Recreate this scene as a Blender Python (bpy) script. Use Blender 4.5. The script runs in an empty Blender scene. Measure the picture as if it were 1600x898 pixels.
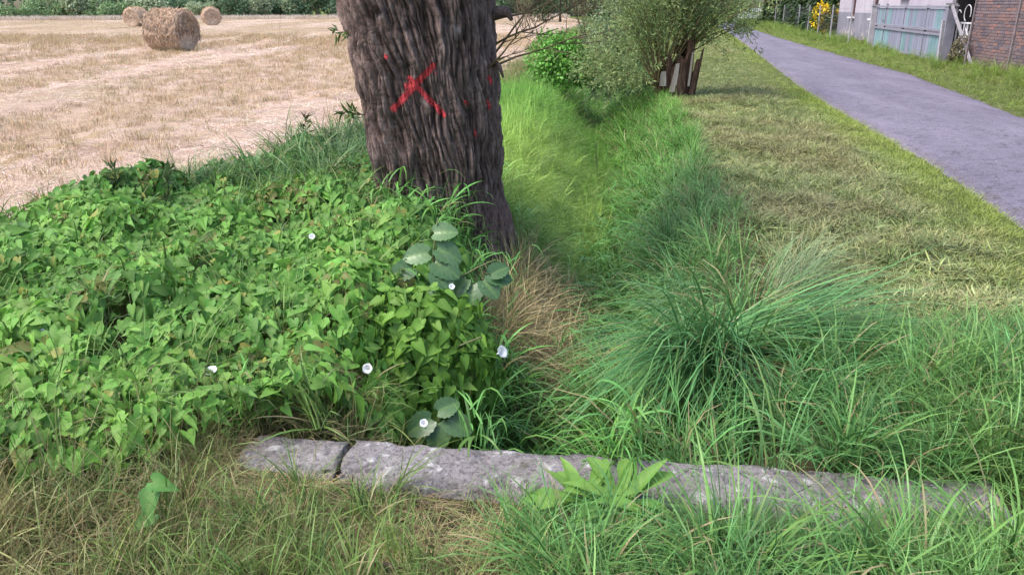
import bpy, math, random
import numpy as np
from mathutils import Vector, noise as mn
SC = bpy.context.scene
COL = SC.collection
# ------------------------------------------------------------ camera, sky, sun, exposure
cam_d = bpy.data.cameras.new("camera"); cam_d.sensor_width = 36; cam_d.lens = 28.26
cam_d.clip_start = 0.05; cam_d.clip_end = 2000
cam = bpy.data.objects.new("camera", cam_d); COL.objects.link(cam)
cam.location = (0, 0, 1.6); cam.rotation_euler = (math.radians(90 - 19.3), 0, 0)
SC.camera = cam
world = bpy.data.worlds.new("World"); SC.world = world; world.use_nodes = True
wn = world.node_tree.nodes; wl = world.node_tree.links
sky = wn.new("ShaderNodeTexSky"); sky.sky_type = 'NISHITA'; sky.sun_disc = False
SUN_EL, SUN_AZ = math.radians(58), math.radians(-105)      # azimuth clockwise from +Y
sky.sun_elevation = SUN_EL; sky.sun_rotation = SUN_AZ
sky.air_density = 1.2; sky.dust_density = 3.0; sky.ozone_density = 1.0
wn["Background"].inputs["Strength"].default_value = 0.13
wl.new(sky.outputs[0], wn["Background"].inputs["Color"])
sun_d = bpy.data.lights.new("sun", 'SUN'); sun_d.energy = 1.5; sun_d.angle = math.radians(26); sun_d.color = (1.0, 0.95, 0.88)
sun = bpy.data.objects.new("sun", sun_d); COL.objects.link(sun)
sd = Vector((math.sin(SUN_AZ) * math.cos(SUN_EL), math.cos(SUN_AZ) * math.cos(SUN_EL), math.sin(SUN_EL)))
sun.rotation_euler = sd.to_track_quat('Z', 'Y').to_euler()
SC.view_settings.view_transform = 'Standard'; SC.view_settings.look = 'None'
SC.view_settings.exposure = 1.38; SC.view_settings.gamma = 1
SC.cycles.max_bounces = 4; SC.cycles.diffuse_bounces = 2; SC.cycles.glossy_bounces = 2
SC.cycles.transmission_bounces = 4; SC.cycles.transparent_max_bounces = 4
SC.cycles.use_denoising = True; SC.cycles.denoising_prefilter = 'NONE'

PI = math.pi
R = np.random.default_rng(7)
random.seed(7)

# ------------------------------------------------------------ helpers
def vnoise(x, y, s, seed=0):
    x = np.asarray(x, float) / s; y = np.asarray(y, float) / s
    xi = np.floor(x).astype(np.int64); yi = np.floor(y).astype(np.int64); fx = x - xi; fy = y - yi
    fx = fx * fx * (3 - 2 * fx); fy = fy * fy * (3 - 2 * fy)
    def h(a, b):
        n = (a * 374761393 + b * 668265263 + seed * 974711) & 0x7fffffff
        n = ((n ^ (n >> 13)) * 1274126177) & 0x7fffffff
        return ((n ^ (n >> 16)) & 0xffff) / 65535.0
    return (h(xi, yi) * (1 - fx) + h(xi + 1, yi) * fx) * (1 - fy) + (h(xi, yi + 1) * (1 - fx) + h(xi + 1, yi + 1) * fx) * fy
def fbm(x, y, s, seed=0, o=3):
    t = 0; a = 1; w = 0
    for i in range(o):
        t = t + a * vnoise(x, y, s / 2 ** i, seed + i * 17); w += a; a *= .5
    return t / w
def sstep(a, b, x):
    t = np.clip((np.asarray(x, float) - a) / (b - a), 0, 1); return t * t * (3 - 2 * t)

def tag(o, label=None, cat=None, group=None, kind=None):
    if label: o["label"] = label
    if cat: o["category"] = cat
    if group: o["group"] = group
    if kind: o["kind"] = kind
    return o
def empty(name, loc, label, cat, group=None, rz=0.0):
    o = bpy.data.objects.new(name, None); COL.objects.link(o); o.location = loc; o.rotation_euler = (0, 0, rz)
    o.empty_display_size = 0.1
    return tag(o, label, cat, group)
def mkmesh(name, V, Fs, mat, smooth=True, col=None, uv=None):
    """Fs: int array (n,3)/(n,4) or list of such / list of polygons"""
    me = bpy.data.meshes.new(name)
    V = np.asarray(V, np.float32)
    if isinstance(Fs, np.ndarray): Fs = [Fs]
    if len(Fs) and not isinstance(Fs[0], np.ndarray):
        me.from_pydata(V.tolist(), [], [tuple(f) for f in Fs])
    else:
        tot = np.concatenate([np.full(len(f), f.shape[1], np.int32) for f in Fs])
        lv = np.concatenate([f.ravel() for f in Fs]).astype(np.int32)
        st = np.concatenate([[0], np.cumsum(tot)[:-1]]).astype(np.int32)
        me.vertices.add(len(V)); me.vertices.foreach_set("co", V.ravel())
        me.loops.add(len(lv)); me.loops.foreach_set("vertex_index", lv)
        me.polygons.add(len(tot)); me.polygons.foreach_set("loop_start", st)
        me.update(calc_edges=True)
    if col is not None:
        a = me.color_attributes.new("col", 'FLOAT_COLOR', 'POINT')
        c = np.ones((len(V), 4), np.float32); c[:, :col.shape[1]] = col; a.data.foreach_set("color", c.ravel())
    if uv is not None:
        l = me.uv_layers.new(name="UVMap"); li = np.empty(len(me.loops), np.int32)
        me.loops.foreach_get("vertex_index", li); l.data.foreach_set("uv", np.asarray(uv, np.float32)[li].ravel())
    me.polygons.foreach_set("use_smooth", np.full(len(me.polygons), smooth, bool))
    if mat: me.materials.append(mat)
    me.validate(); me.update()
    return me
def link(name, me, parent=None, loc=None, rot=None, scl=None):
    o = bpy.data.objects.new(name, me); COL.objects.link(o)
    if parent: o.parent = parent
    if loc is not None: o.location = loc
    if rot is not None: o.rotation_euler = rot
    if scl is not None: o.scale = scl if hasattr(scl, '__len__') else (scl,) * 3
    return o
class MB:
    def __init__(s): s.V = []; s.F = []; s.C = []
    def add(s, V, F, c=None):
        n = len(s.V); s.V += [tuple(v) for v in V]; s.F += [tuple(i + n for i in f) for f in F]
        s.C += [c or (.5, .5, 0)] * len(V)
    def box(s, c, d, ax=None, jit=0, col=None):
        """c centre, d full sizes, ax = (ex,ey,ez) unit vectors"""
        ax = ax or (Vector((1, 0, 0)), Vector((0, 1, 0)), Vector((0, 0, 1)))
        V = []
        for k in range(8):
            p = Vector(c)
            for a in range(3):
                p += ax[a] * d[a] * (.5 if (k >> a) & 1 else -.5)
            if jit: p += Vector((random.uniform(-jit, jit) for _ in range(3)))
            V.append(p)
        s.add(V, [(0, 2, 3, 1), (4, 5, 7, 6), (0, 1, 5, 4), (2, 6, 7, 3), (0, 4, 6, 2), (1, 3, 7, 5)], col)
    def tube(s, pts, rad, n=6, col=None):
        pts = [Vector(p) for p in pts]; V = []; F = []
        for i, p in enumerate(pts):
            t = (pts[min(i + 1, len(pts) - 1)] - pts[max(i - 1, 0)]).normalized()
            a = t.orthogonal().normalized() if i == 0 else (a - t * a.dot(t)).normalized()
            b = t.cross(a); r = rad[i] if hasattr(rad, '__len__') else rad
            for k in range(n):
                q = 2 * PI * k / n; V.append(p + (a * math.cos(q) + b * math.sin(q)) * r)
        for i in range(len(pts) - 1):
            for k in range(n):
                F.append((i * n + k, i * n + (k + 1) % n, (i + 1) * n + (k + 1) % n, (i + 1) * n + k))
        F.append(tuple(range(n))[::-1]); F.append(tuple((len(pts) - 1) * n + k for k in range(n)))
        s.add(V, F, col)
    def build(s, name, mat, parent=None, smooth=False, **k):
        me = mkmesh(name, s.V, s.F, mat, smooth, np.array(s.C, np.float32))
        return link(name, me, parent, **k)
def bevel(o, w=0.01, seg=2):
    m = o.modifiers.new("bevel", 'BEVEL'); m.width = w; m.segments = seg; m.limit_method = 'ANGLE'; return o

# ------------------------------------------------------------ material helpers
class NT:
    def __init__(s, name):
        s.m = bpy.data.materials.new(name); s.m.use_nodes = True; s.t = s.m.node_tree
        s.b = s.t.nodes["Principled BSDF"]; s.out = s.t.nodes["Material Output"]
    def n(s, typ, **k):
        x = s.t.nodes.new("ShaderNode" + typ)
        for a, b in k.items(): setattr(x, a, b)
        return x
    def l(s, a, b): s.t.links.new(a, b)
    def set(s, sock, v):
        if isinstance(v, bpy.types.NodeSocket): s.l(v, sock)
        elif hasattr(v, '__len__') and len(v) == 3 and sock.type == 'RGBA': sock.default_value = (*v, 1)
        else: sock.default_value = v
    def coord(s, which="Object"):
        return s.n("TexCoord").outputs[which]
    def noise(s, vec, scale, detail=4, rough=.55, dist=0):
        x = s.n("TexNoise"); x.inputs["Scale"].default_value = scale; x.inputs["Detail"].default_value = detail
        x.inputs["Roughness"].default_value = rough; x.inputs["Distortion"].default_value = dist
        if vec is not None: s.l(vec, x.inputs["Vector"])
        return x.outputs["Fac"]
    def scale(s, vec, v):
        x = s.n("Mapping"); x.inputs["Scale"].default_value = v; s.l(vec, x.inputs["Vector"]); return x.outputs[0]
    def ramp(s, fac, stops, interp='LINEAR'):
        x = s.n("ValToRGB"); x.color_ramp.interpolation = interp; e = x.color_ramp.elements
        while len(e) < len(stops): e.new(.5)
        for i, (p, c) in enumerate(stops):
            e[i].position = p; e[i].color = (*c, 1) if hasattr(c, '__len__') else (c, c, c, 1)
        s.l(fac, x.inputs[0]); return x.outputs[0]
    def mix(s, fac, a, b, mode='MIX'):
        x = s.n("Mix", data_type='RGBA', blend_type=mode)
        s.set(x.inputs[0], fac); s.set(x.inputs[6], a); s.set(x.inputs[7], b); return x.outputs[2]
    def math(s, op, a, b=0.0, clamp=False):
        x = s.n("Math", operation=op, use_clamp=clamp); s.set(x.inputs[0], a); s.set(x.inputs[1], b); return x.outputs[0]
    def attr(s, name, typ='GEOMETRY', out="Color"):
        x = s.n("Attribute", attribute_name=name, attribute_type=typ); return x.outputs[out]
    def sep(s, c):
        x = s.n("SeparateColor"); s.l(c, x.inputs[0]); return x.outputs
    def rand(s): return s.n("ObjectInfo").outputs["Random"]
    def bump(s, h, strength=.5, dist=.01):
        x = s.n("Bump"); x.inputs["Strength"].default_value = strength; x.inputs["Distance"].default_value = dist
        s.l(h, x.inputs["Height"]); s.l(x.outputs[0], s.b.inputs["Normal"])
    def fin(s, col=None, rough=.8, spec=.3):
        if col is not None: s.set(s.b.inputs["Base Color"], col)
        s.set(s.b.inputs["Roughness"], rough); s.b.inputs["Specular IOR Level"].default_value = spec
        return s.m
    def translucent(s, col, fac):
        t = s.n("BsdfTranslucent"); s.set(t.inputs[0], col)
        m = s.n("MixShader"); m.inputs[0].default_value = fac
        s.l(s.b.outputs[0], m.inputs[1]); s.l(t.outputs[0], m.inputs[2]); s.l(m.outputs[0], s.out.inputs[0])

def blade_mat(name, tint=None, trans=.22, rough=.5, dry=(.36, .27, .15), spec=.35):
    """colour = tint (per instance or fixed) x per-blade variation; col: R value, G yellow shift, B dead"""
    t = NT(name); c = t.sep(t.attr("col"))
    base = t.attr("tint", 'INSTANCER') if tint is None else None
    if base is None:
        base = t.mix(0, tint, tint)
    v = t.math('MULTIPLY_ADD', c[0], .95); v.node.inputs[2].default_value = .5
    x = t.mix(1, base, t.ramp(v, [(0, 0.0), (1, 1.0)]), 'MULTIPLY') if False else None
    vm = t.n("VectorMath", operation='SCALE'); t.l(base, vm.inputs[0]); t.l(v, vm.inputs["Scale"])
    x = vm.outputs[0]
    x = t.mix(t.math('MULTIPLY', c[1], .30), x, (.24, .30, .05))
    x = t.mix(c[2], x, dry)
    t.fin(x, rough, spec); t.translucent(x, trans)
    return t.m

def simple(name, c1, c2, scale=4, rough=.8, bump=.3, bdist=.01, stretch=(1, 1, 1), spec=.3, detail=6, rnd=0):
    t = NT(name); v = t.scale(t.coord(), stretch); n = t.noise(v, scale, detail, .6)
    c = t.ramp(n, [(.3, c1), (.7, c2)])
    if rnd:
        hv = t.n("HueSaturation"); t.l(c, hv.inputs["Color"])
        r = t.math('MULTIPLY_ADD', t.rand(), rnd); r.node.inputs[2].default_value = 1 - rnd / 2
        t.l(r, hv.inputs["Value"]); c = hv.outputs[0]
    t.bump(t.noise(v, scale * 6, 5, .7), bump, bdist)
    return t.fin(c, rough, spec)

# ------------------------------------------------------------ the lie of the land
CY = np.array([1.0, 2.6, 3.7, 4.4, 6.1, 10.9, 15.1, 20.8, 30, 45, 400.])
CX = np.array([-.2, .0, .12, .39, .67, 1.27, 1.55, 2.1, 3.6, 8.0, 80.])
def ditch_x(y): return np.interp(y, CY, CX)
RLy = np.array([0., 3.5, 5.87, 8.81, 15.46, 27.35, 43.81, 72.6, 95, 140])
RLx = np.array([3.0, 3.45, 3.87, 4.5, 5.62, 8.18, 11.67, 17.6, 22.5, 30])
RRy = np.array([0., 6, 12.49, 20.17, 31.28, 43.81, 68.13, 83.5, 95, 140])
RRx = np.array([5.9, 6.7, 7.85, 9.81, 11.73, 14.0, 18.9, 21.9, 25.3, 33])
def road_l(y): return np.interp(y, RLy, RLx)
def road_r(y): return np.interp(y, RRy, RRx)
FEy = np.array([0., 3.5, 4.6, 5.25, 5.7, 6.8, 8.3, 10, 14, 25, 43, 90])
FEx = np.array([-7.0, -4.6, -3.9, -3.4, -3.0, -2.25, -1.95, -1.75, -1.0, .15, 1.5, 8])
def field_x(y): return np.interp(y, FEy, FEx)
BEAM = ((-1.02, 2.62), (1.78, 2.27))             # centre line of the culvert edge
def beam_y(x): return BEAM[0][1] + (np.asarray(x) - BEAM[0][0]) * (BEAM[1][1] - BEAM[0][1]) / (BEAM[1][0] - BEAM[0][0])
def ground(x, y):
    x = np.asarray(x, float); y = np.asarray(y, float)
    d = x - ditch_x(y)
    w = .95 + .25 * sstep(3, 6, y)
    prof = np.where(d < 0, 1 - sstep(.10, w, -d), 1 - sstep(.15, 1.12 + .1 * sstep(8, 12, y), d))
    depth = .98 * sstep(0, .22, y - beam_y(x) - .15) * (1 - .55 * sstep(12, 26, y)) * (1 - sstep(26, 34, y))
    z = -depth * prof
    z = z + (fbm(x, y, .9, 3) - .5) * .10 * (1 - sstep(25, 60, y)) * (1 - sstep(-.35, .1, x - road_l(y)) * (1 - sstep(-.1, .4, x - road_r(y))))
    z = z + .10 * sstep(.6, 1.6, x - road_r(y)) * (1 - sstep(14, 40, y) * .6)
    inroad = sstep(-.2, .15, x - road_l(y)) * (1 - sstep(-.15, .2, x - road_r(y)))
    z = z * (1 - inroad) - .03 * inroad
    z = z - .04 * (1 - sstep(2.2, 2.7, y))
    return z

def axis(lo, a, b, hi, step, g=1.13):
    c = list(np.arange(a, b, step)); s = step
    while c[-1] < hi: s *= g; c.append(c[-1] + s)
    s = step
    while c[0] > lo: s *= g; c.insert(0, c[0] - s)
    return np.array(c)
gx = axis(-420, -7, 9, 420, .09); gy = axis(-20, .6, 16, 420, .09)
GX, GY = np.meshgrid(gx, gy); nx, ny = len(gx), len(gy)
GZ = ground(GX, GY)
idx = np.arange(nx * ny).reshape(ny, nx)
Fq = np.stack([idx[:-1, :-1].ravel(), idx[:-1, 1:].ravel(), idx[1:, 1:].ravel(), idx[1:, :-1].ravel()], 1)
fe = field_x(GY) + (fbm(GX, GY, .8, 5) - .5) * .7
fieldm = 1 - sstep(-.25, .15, GX - fe)
fieldm *= 1 - sstep(112, 128, GY - .42 * GX * 0 - (GX + 28) * .4)
verge = sstep(1.0, 1.5, GX - ditch_x(GY)) * sstep(3.2, 4.6, GY)
gcol = np.stack([fieldm.ravel(), verge.ravel(), (GY.ravel() < 2.5) * 1.0], 1)

t = NT("earth"); co = t.coord(); a = t.sep(t.attr("col"))
soil = t.ramp(t.noise(co, 9, 6, .65), [(.3, (.035, .028, .018)), (.55, (.075, .065, .035)), (.75, (.13, .11, .06))])
thatch = t.ramp(t.noise(t.scale(co, (1, 1, 1)), 30, 6, .7), [(.3, (.045, .055, .02)), (.55, (.10, .12, .04)), (.8, (.2, .18, .09))])
grn = t.ramp(t.noise(co, .6, 6, .6), [(.3, (.07, .10, .02)), (.7, (.13, .15, .04))])
st1 = t.noise(t.scale(co, (1.1, .06, 1)), 1.0, 5, .6, .6)
st2 = t.noise(t.scale(co, (22, 14, 1)), 2.0, 6, .75)
straw = t.ramp(st1, [(.30, (.46, .34, .21)), (.45, (.56, .41, .30)), (.56, (.66, .50, .42)), (.7, (.47, .35, .20))])
straw = t.mix(t.ramp(st2, [(.42, .8), (.60, .1)]), straw, (.17, .11, .075))
g = t.mix(a[1], soil, thatch); g = t.mix(a[0], g, straw)
far = t.n("SeparateXYZ"); t.l(co, far.inputs[0])
fy = t.math('MULTIPLY', t.math('SUBTRACT', far.outputs[1], 16), .06, True)
g = t.mix(t.math('MULTIPLY', fy, t.math('SUBTRACT', 1, a[0])), g, grn)
t.bump(t.noise(co, 25, 6, .7), .7, .03)
M_earth = t.fin(g, .95, .1)
terrain = link("ground", mkmesh("ground", np.stack([GX.ravel(), GY.ravel(), GZ.ravel()], 1), Fq, M_earth, True, gcol))
tag(terrain, "ground sheet with stubble field, ditch banks and verges", kind="structure")

# ------------------------------------------------------------ road
ry = axis(-12, 2, 30, 92, .12, 1.1)
nr = 22; V = []; edge = []
for j, y in enumerate(ry):
    l = float(road_l(y)) + (float(fbm(y, 3.3, .9, 21)) - .5) * .14 + (float(fbm(y, 3.3, .14, 22)) - .5) * .13
    r = float(road_r(y)) + (float(fbm(y, 9.3, .9, 23)) - .5) * .16 + (float(fbm(y, 9.3, .14, 24)) - .5) * .13
    for i in range(nr):
        f = i / (nr - 1); x = l + (r - l) * f
        crown = .05 * (1 - (2 * f - 1) ** 2) + .008 + (float(vnoise(x, y, .9, 30)) - .5) * .018
        if i in (0, nr - 1): crown = -.045
        V.append((x, y, crown)); edge.append((min(f, 1 - f) * 2, f, 0))
idx = np.arange(len(ry) * nr).reshape(len(ry), nr)
Fr = np.stack([idx[:-1, :-1].ravel(), idx[:-1, 1:].ravel(), idx[1:, 1:].ravel(), idx[1:, :-1].ravel()], 1)
t = NT("asphalt"); co = t.coord(); e = t.sep(t.attr("col"))
big = t.noise(co, .45, 5, .6); fine = t.noise(co, 60, 5, .8); agg = t.n("TexVoronoi"); agg.inputs["Scale"].default_value = 42; t.l(co, agg.inputs["Vector"])
c = t.ramp(big, [(.35, (.135, .12, .165)), (.65, (.19, .17, .225))])
md = t.noise(co, 9, 6, .75); c = t.mix(t.ramp(md, [(.40, .85), (.52, 0)]), c, (.075, .065, .085)); c = t.mix(t.ramp(t.noise(t.scale(co, (1.4, .25, 1)), 1.3, 4, .6), [(.48, 0), (.68, .5)]), c, (.27, .24, .31))
trk = t.ramp(e[1], [(0, .35), (.12, .55), (.27, .95), (.42, .6), (.55, .55), (.72, 1.0), (.88, .6), (1, .35)])
c = t.mix(t.math('MULTIPLY', trk, .33), c, (.30, .265, .34))
c = t.mix(t.ramp(fine, [(.38, .8), (.56, 0)]), c, (.05, .043, .06))
c = t.mix(t.ramp(agg.outputs["Distance"], [(.05, .5), (.2, 0)]), c, (.42, .39, .46))
ck = t.n("TexVoronoi", feature='DISTANCE_TO_EDGE'); ck.inputs["Scale"].default_value = 1.3
wob = t.n("VectorMath", operation='ADD'); t.l(co, wob.inputs[0])
nz = t.n("TexNoise"); nz.inputs["Scale"].default_value = 3; nz.inputs["Detail"].default_value = 5; t.l(co, nz.inputs["Vector"]); t.l(nz.outputs["Color"], wob.inputs[1]); t.l(wob.outputs[0], ck.inputs["Vector"])
crk = t.math('MULTIPLY', t.ramp(ck.outputs["Distance"], [(0, 1), (.018, 0)]), t.ramp(t.noise(co, 1.2, 3), [(.42, 0), (.52, .9)]))
c = t.mix(crk, c, (.05, .045, .05))
dirt = t.math('MULTIPLY', t.ramp(e[0], [(0, 1), (.16, 0)]), t.ramp(t.noise(co, 6, 5, .7), [(.4, 0), (.6, .8)]))
c = t.mix(dirt, c, (.12, .10, .075))
t.bump(t.math('ADD', fine, agg.outputs["Distance"]), .55, .006)
road = link("road", mkmesh("road", V, Fr, t.fin(c, .85, .25), True, np.array(edge, np.float32)))
tag(road, "narrow worn grey asphalt lane", kind="structure")

nn_ = 1500; py_ = R.uniform(5, 45, nn_); ff_ = R.uniform(0, 1, nn_); ff_ = np.where(R.uniform(0, 1, nn_) < .55, ff_ * .16 + (ff_ > .5) * .84, ff_); px_ = road_l(py_) + (road_r(py_) - road_l(py_)) * ff_
mb_ = MB()
for q in range(nn_):
    s_ = random.uniform(.005, .013); a_ = random.uniform(0, 6.28); e_ = Vector((math.cos(a_), math.sin(a_), random.uniform(-.3, .3))) * s_; g_ = Vector((-math.sin(a_), math.cos(a_), random.uniform(-.2, .2))) * s_ * .6
    p_ = Vector((px_[q], py_[q], .05 * (1 - (2 * ff_[q] - 1) ** 2) + .022)); mb_.add([p_ - e_, p_ - g_, p_ + e_, p_ + g_, p_ + Vector((0, 0, s_ * .7))], [(0, 1, 4), (1, 2, 4), (2, 3, 4), (3, 0, 4)])
t = NT("grit"); t.fin(t.ramp(t.noise(t.coord(), 5, 2), [(.4, (.10, .08, .07)), (.6, (.28, .25, .25))]), .9)
tag(mb_.build("grit", t.m), "small stones and leaf scraps strewn over the lane", kind="stuff")
# ------------------------------------------------------------ blades and clumps
def blades(n, L, Lv, W, rad, a0, curl, rng, segs=5, out=.6, az=None, azs=.5, droop=1.6, dead=.05, asd=None):
    """numpy array of arching tapered blades; returns V, F(quads+tips), C"""
    ph = rng.uniform(0, 2 * PI, n); rr = rad * np.sqrt(rng.uniform(0, 1, n))
    bx, by = rr * np.cos(ph), rr * np.sin(ph)
    if az is None: dirn = ph * out + (1 - out) * rng.uniform(0, 2 * PI, n) if out < 1 else ph + rng.normal(0, .35, n)
    else: dirn = az + rng.normal(0, azs, n)
    ln = L * (1 + Lv * rng.uniform(-1, 1, n)); A0 = np.abs(rng.normal(a0, a0 * .5 + .08 if asd is None else asd, n)); cu = curl * rng.uniform(.4, 1.5, n)
    t = np.linspace(0, 1, segs + 1); px = np.zeros((n, segs + 1)); pz = np.zeros((n, segs + 1))
    for i in range(1, segs + 1):
        tm = (t[i] + t[i - 1]) / 2; ang = np.minimum(A0 + cu * tm ** droop, 2.9)
        px[:, i] = px[:, i - 1] + np.sin(ang) * ln / segs; pz[:, i] = pz[:, i - 1] + np.cos(ang) * ln / segs
    cx, sy = np.cos(dirn)[:, None], np.sin(dirn)[:, None]
    sw = rng.normal(0, .12, n)[:, None] * t[None] ** 2 * ln[:, None]
    X = bx[:, None] + px * cx - sw * sy; Y = by[:, None] + px * sy + sw * cx; Z = pz
    tw = rng.uniform(-.9, .9, n)
    wdir = np.stack([-np.sin(dirn + tw), np.cos(dirn + tw), rng.uniform(-.3, .3, n)], 1)
    w = W * rng.uniform(.6, 1.35, n)[:, None] * np.array([.55 + .9 * q - 1.45 * q ** 3 if q < 1 else 0 for q in t])[None].clip(.05)
    P = np.stack([X, Y, Z], 2)
    Lp = P[:, :-1] - wdir[:, None] * w[:, :-1, None] / 2; Rp = P[:, :-1] + wdir[:, None] * w[:, :-1, None] / 2
    tip = P[:, -1:]
    V = np.concatenate([Lp, Rp, tip], 1)          # segs L, segs R, 1 tip
    k = 2 * segs + 1; base = (np.arange(n) * k)[:, None]
    q = np.array([[i, segs + i, segs + i + 1, i + 1] for i in range(segs - 1)]); tr = np.array([[segs - 1, 2 * segs - 1, 2 * segs]])
    Fq = (base[:, :, None] + q[None]).reshape(-1, 4); Ft = (base[:, :, None] + tr[None]).reshape(-1, 3)
    val = rng.uniform(0, 1, n); yel = rng.uniform(0, 1, n) ** 2; dd = (rng.uniform(0, 1, n) < dead) * rng.uniform(.6, 1, n)
    C = np.repeat(np.stack([val, yel, dd], 1)[:, None], k, 1)
    tt = np.concatenate([t[:-1], t[:-1], [1.]]); C[:, :, 1] = np.clip(C[:, :, 1] + (tt[None] ** 3) * .3, 0, 1)
    return V.reshape(-1, 3), [Fq, Ft], C.reshape(-1, 3)
def merge(parts):
    V = []; C = []; quads = []; tris = []; n = 0
    for v, f, c in parts:
        V.append(v); C.append(c)
        for ff in f: (quads if ff.shape[1] == 4 else tris).append(ff + n)
        n += len(v)
    F = []
    if quads: F.append(np.concatenate(quads))
    if tris: F.append(np.concatenate(tris))
    return np.concatenate(V), F, np.concatenate(C)
def proto_coll(name, meshes):
    c = bpy.data.collections.new(name)
    for i, me in enumerate(meshes):
        o = bpy.data.objects.new("%s_%02d" % (name, i), me); c.objects.link(o)
    return c
def euler_from(Rm):
    sy = np.sqrt(Rm[:, 0, 0] ** 2 + Rm[:, 1, 0] ** 2)
    return np.stack([np.arctan2(Rm[:, 2, 1], Rm[:, 2, 2]), np.arctan2(-Rm[:, 2, 0], sy), np.arctan2(Rm[:, 1, 0], Rm[:, 0, 0])], 1)
def rot_lean(yaw, b, psi):
    """turn by yaw, then lean by b towards compass direction psi"""
    n = len(yaw); c, s = np.cos(yaw), np.sin(yaw); Z = np.zeros(n); O = np.ones(n)
    Rz = np.stack([c, -s, Z, s, c, Z, Z, Z, O], 1).reshape(-1, 3, 3)
    kx, ky = -np.sin(psi), np.cos(psi); cb, sb = np.cos(b), np.sin(b); q = 1 - cb
    K = np.stack([cb + kx * kx * q, kx * ky * q, ky * sb, kx * ky * q, cb + ky * ky * q, -kx * sb, -ky * sb, kx * sb, cb], 1).reshape(-1, 3, 3)
    return euler_from(K @ Rz)
def rot_frame(nrm, tip):
    """z axis = nrm, y axis ~ tip"""
    nrm = nrm / np.linalg.norm(nrm, axis=1)[:, None]; tip = tip - nrm * (tip * nrm).sum(1)[:, None]
    tip = tip / (np.linalg.norm(tip, axis=1)[:, None] + 1e-9); x = np.cross(tip, nrm)
    return euler_from(np.stack([x, tip, nrm], 2))
def scatter(name, label, coll, P, rot, scl, idx, tint, parent=None, kind="stuff", cat=None):
    me = bpy.data.meshes.new(name); n = len(P)
    me.vertices.add(n); me.vertices.foreach_set("co", np.asarray(P, np.float32).ravel())
    def at(nm, ty, key, d):
        x = me.attributes.new(nm, ty, 'POINT'); x.data.foreach_set(key, np.ascontiguousarray(d).ravel())
    scl = np.asarray(scl, np.float32)
    if scl.ndim == 1: scl = np.repeat(scl[:, None], 3, 1)
    at("rot", 'FLOAT_VECTOR', "vector", np.asarray(rot, np.float32)); at("scl", 'FLOAT_VECTOR', "vector", scl)
    at("pick", 'INT', "value", np.asarray(idx, np.int32)); at("tint", 'FLOAT_VECTOR', "vector", np.asarray(tint, np.float32))
    o = link(name, me, parent); tag(o, label, cat, kind=kind)
    g = bpy.data.node_groups.new(name, 'GeometryNodeTree')
    g.interface.new_socket("Geometry", in_out='INPUT', socket_type='NodeSocketGeometry'); g.interface.new_socket("Geometry", in_out='OUTPUT', socket_type='NodeSocketGeometry')
    gi = g.nodes.new("NodeGroupInput"); go = g.nodes.new("NodeGroupOutput")
    ci = g.nodes.new("GeometryNodeCollectionInfo"); ci.inputs["Collection"].default_value = coll
    ci.inputs["Separate Children"].default_value = True; ci.inputs["Reset Children"].default_value = True
    ip = g.nodes.new("GeometryNodeInstanceOnPoints"); ip.inputs["Pick Instance"].default_value = True
    def na(nm, ty):
        x = g.nodes.new("GeometryNodeInputNamedAttribute"); x.data_type = ty; x.inputs["Name"].default_value = nm; return x.outputs["Attribute"]
    er = g.nodes.new("FunctionNodeEulerToRotation")
    L = g.links.new
    L(gi.outputs[0], ip.inputs["Points"]); L(ci.outputs[0], ip.inputs["Instance"]); L(na("pick", 'INT'), ip.inputs["Instance Index"])
    L(na("rot", 'FLOAT_VECTOR'), er.inputs[0]); L(er.outputs[0], ip.inputs["Rotation"]); L(na("scl", 'FLOAT_VECTOR'), ip.inputs["Scale"])
    L(ip.outputs[0], go.inputs[0])
    md = o.modifiers.new("scatter", 'NODES'); md.node_group = g
    return o
def pick_pts(n, x0, x1, y0, y1, keep, rng=R):
    x = rng.uniform(x0, x1, n); y = rng.uniform(y0, y1, n); m = keep(x, y)
    m = m if m.dtype == bool else rng.uniform(0, 1, n) < m
    return x[m], y[m]
def inview(x, y, pad=.4):
    """rough footprint of what the photograph and a step to the side can see"""
    return (np.abs(x) < .72 * y + .55 + pad) & (y > 1.1)
def tints(a, b, f, rng=R, j=.12):
    a = np.array(a); b = np.array(b); f = np.clip(f, 0, 1)[:, None]
    return (a * (1 - f) + b * f) * (1 + rng.uniform(-j, j, (len(f), 1))) * (1 + rng.uniform(-j, j, (len(f), 3)) * .35)

M_grass = blade_mat("grass_blade"); M_straw = blade_mat("straw", trans=.12, rough=.6, dry=(.42, .30, .16), spec=.25)
def cl(n, **k): 
    v, f, c = blades(n, rng=R, **k); return v, f, c
def protos(name, specs, mat=M_grass):
    return proto_coll(name, [mkmesh(name, *merge(s)[:2], mat, True, merge(s)[2]) if False else (lambda q: mkmesh(name, q[0], q[1], mat, True, q[2]))(merge(s)) for s in specs])
lush = protos("lush_clump", [[cl(20, L=.46, Lv=.35, W=.0085, rad=.06, a0=.22, curl=1.5)], [cl(24, L=.38, Lv=.35, W=.007, rad=.07, a0=.3, curl=1.9)],
    [cl(18, L=.5, Lv=.3, W=.010, rad=.05, a0=.18, curl=1.3, az=0, azs=.9)], [cl(22, L=.42, Lv=.4, W=.0085, rad=.07, a0=.35, curl=2.1, az=0, azs=.6)],
    [cl(16, L=.34, Lv=.3, W=.012, rad=.05, a0=.35, curl=1.6)], [cl(26, L=.5, Lv=.4, W=.005, rad=.06, a0=.25, curl=1.8)]])
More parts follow.
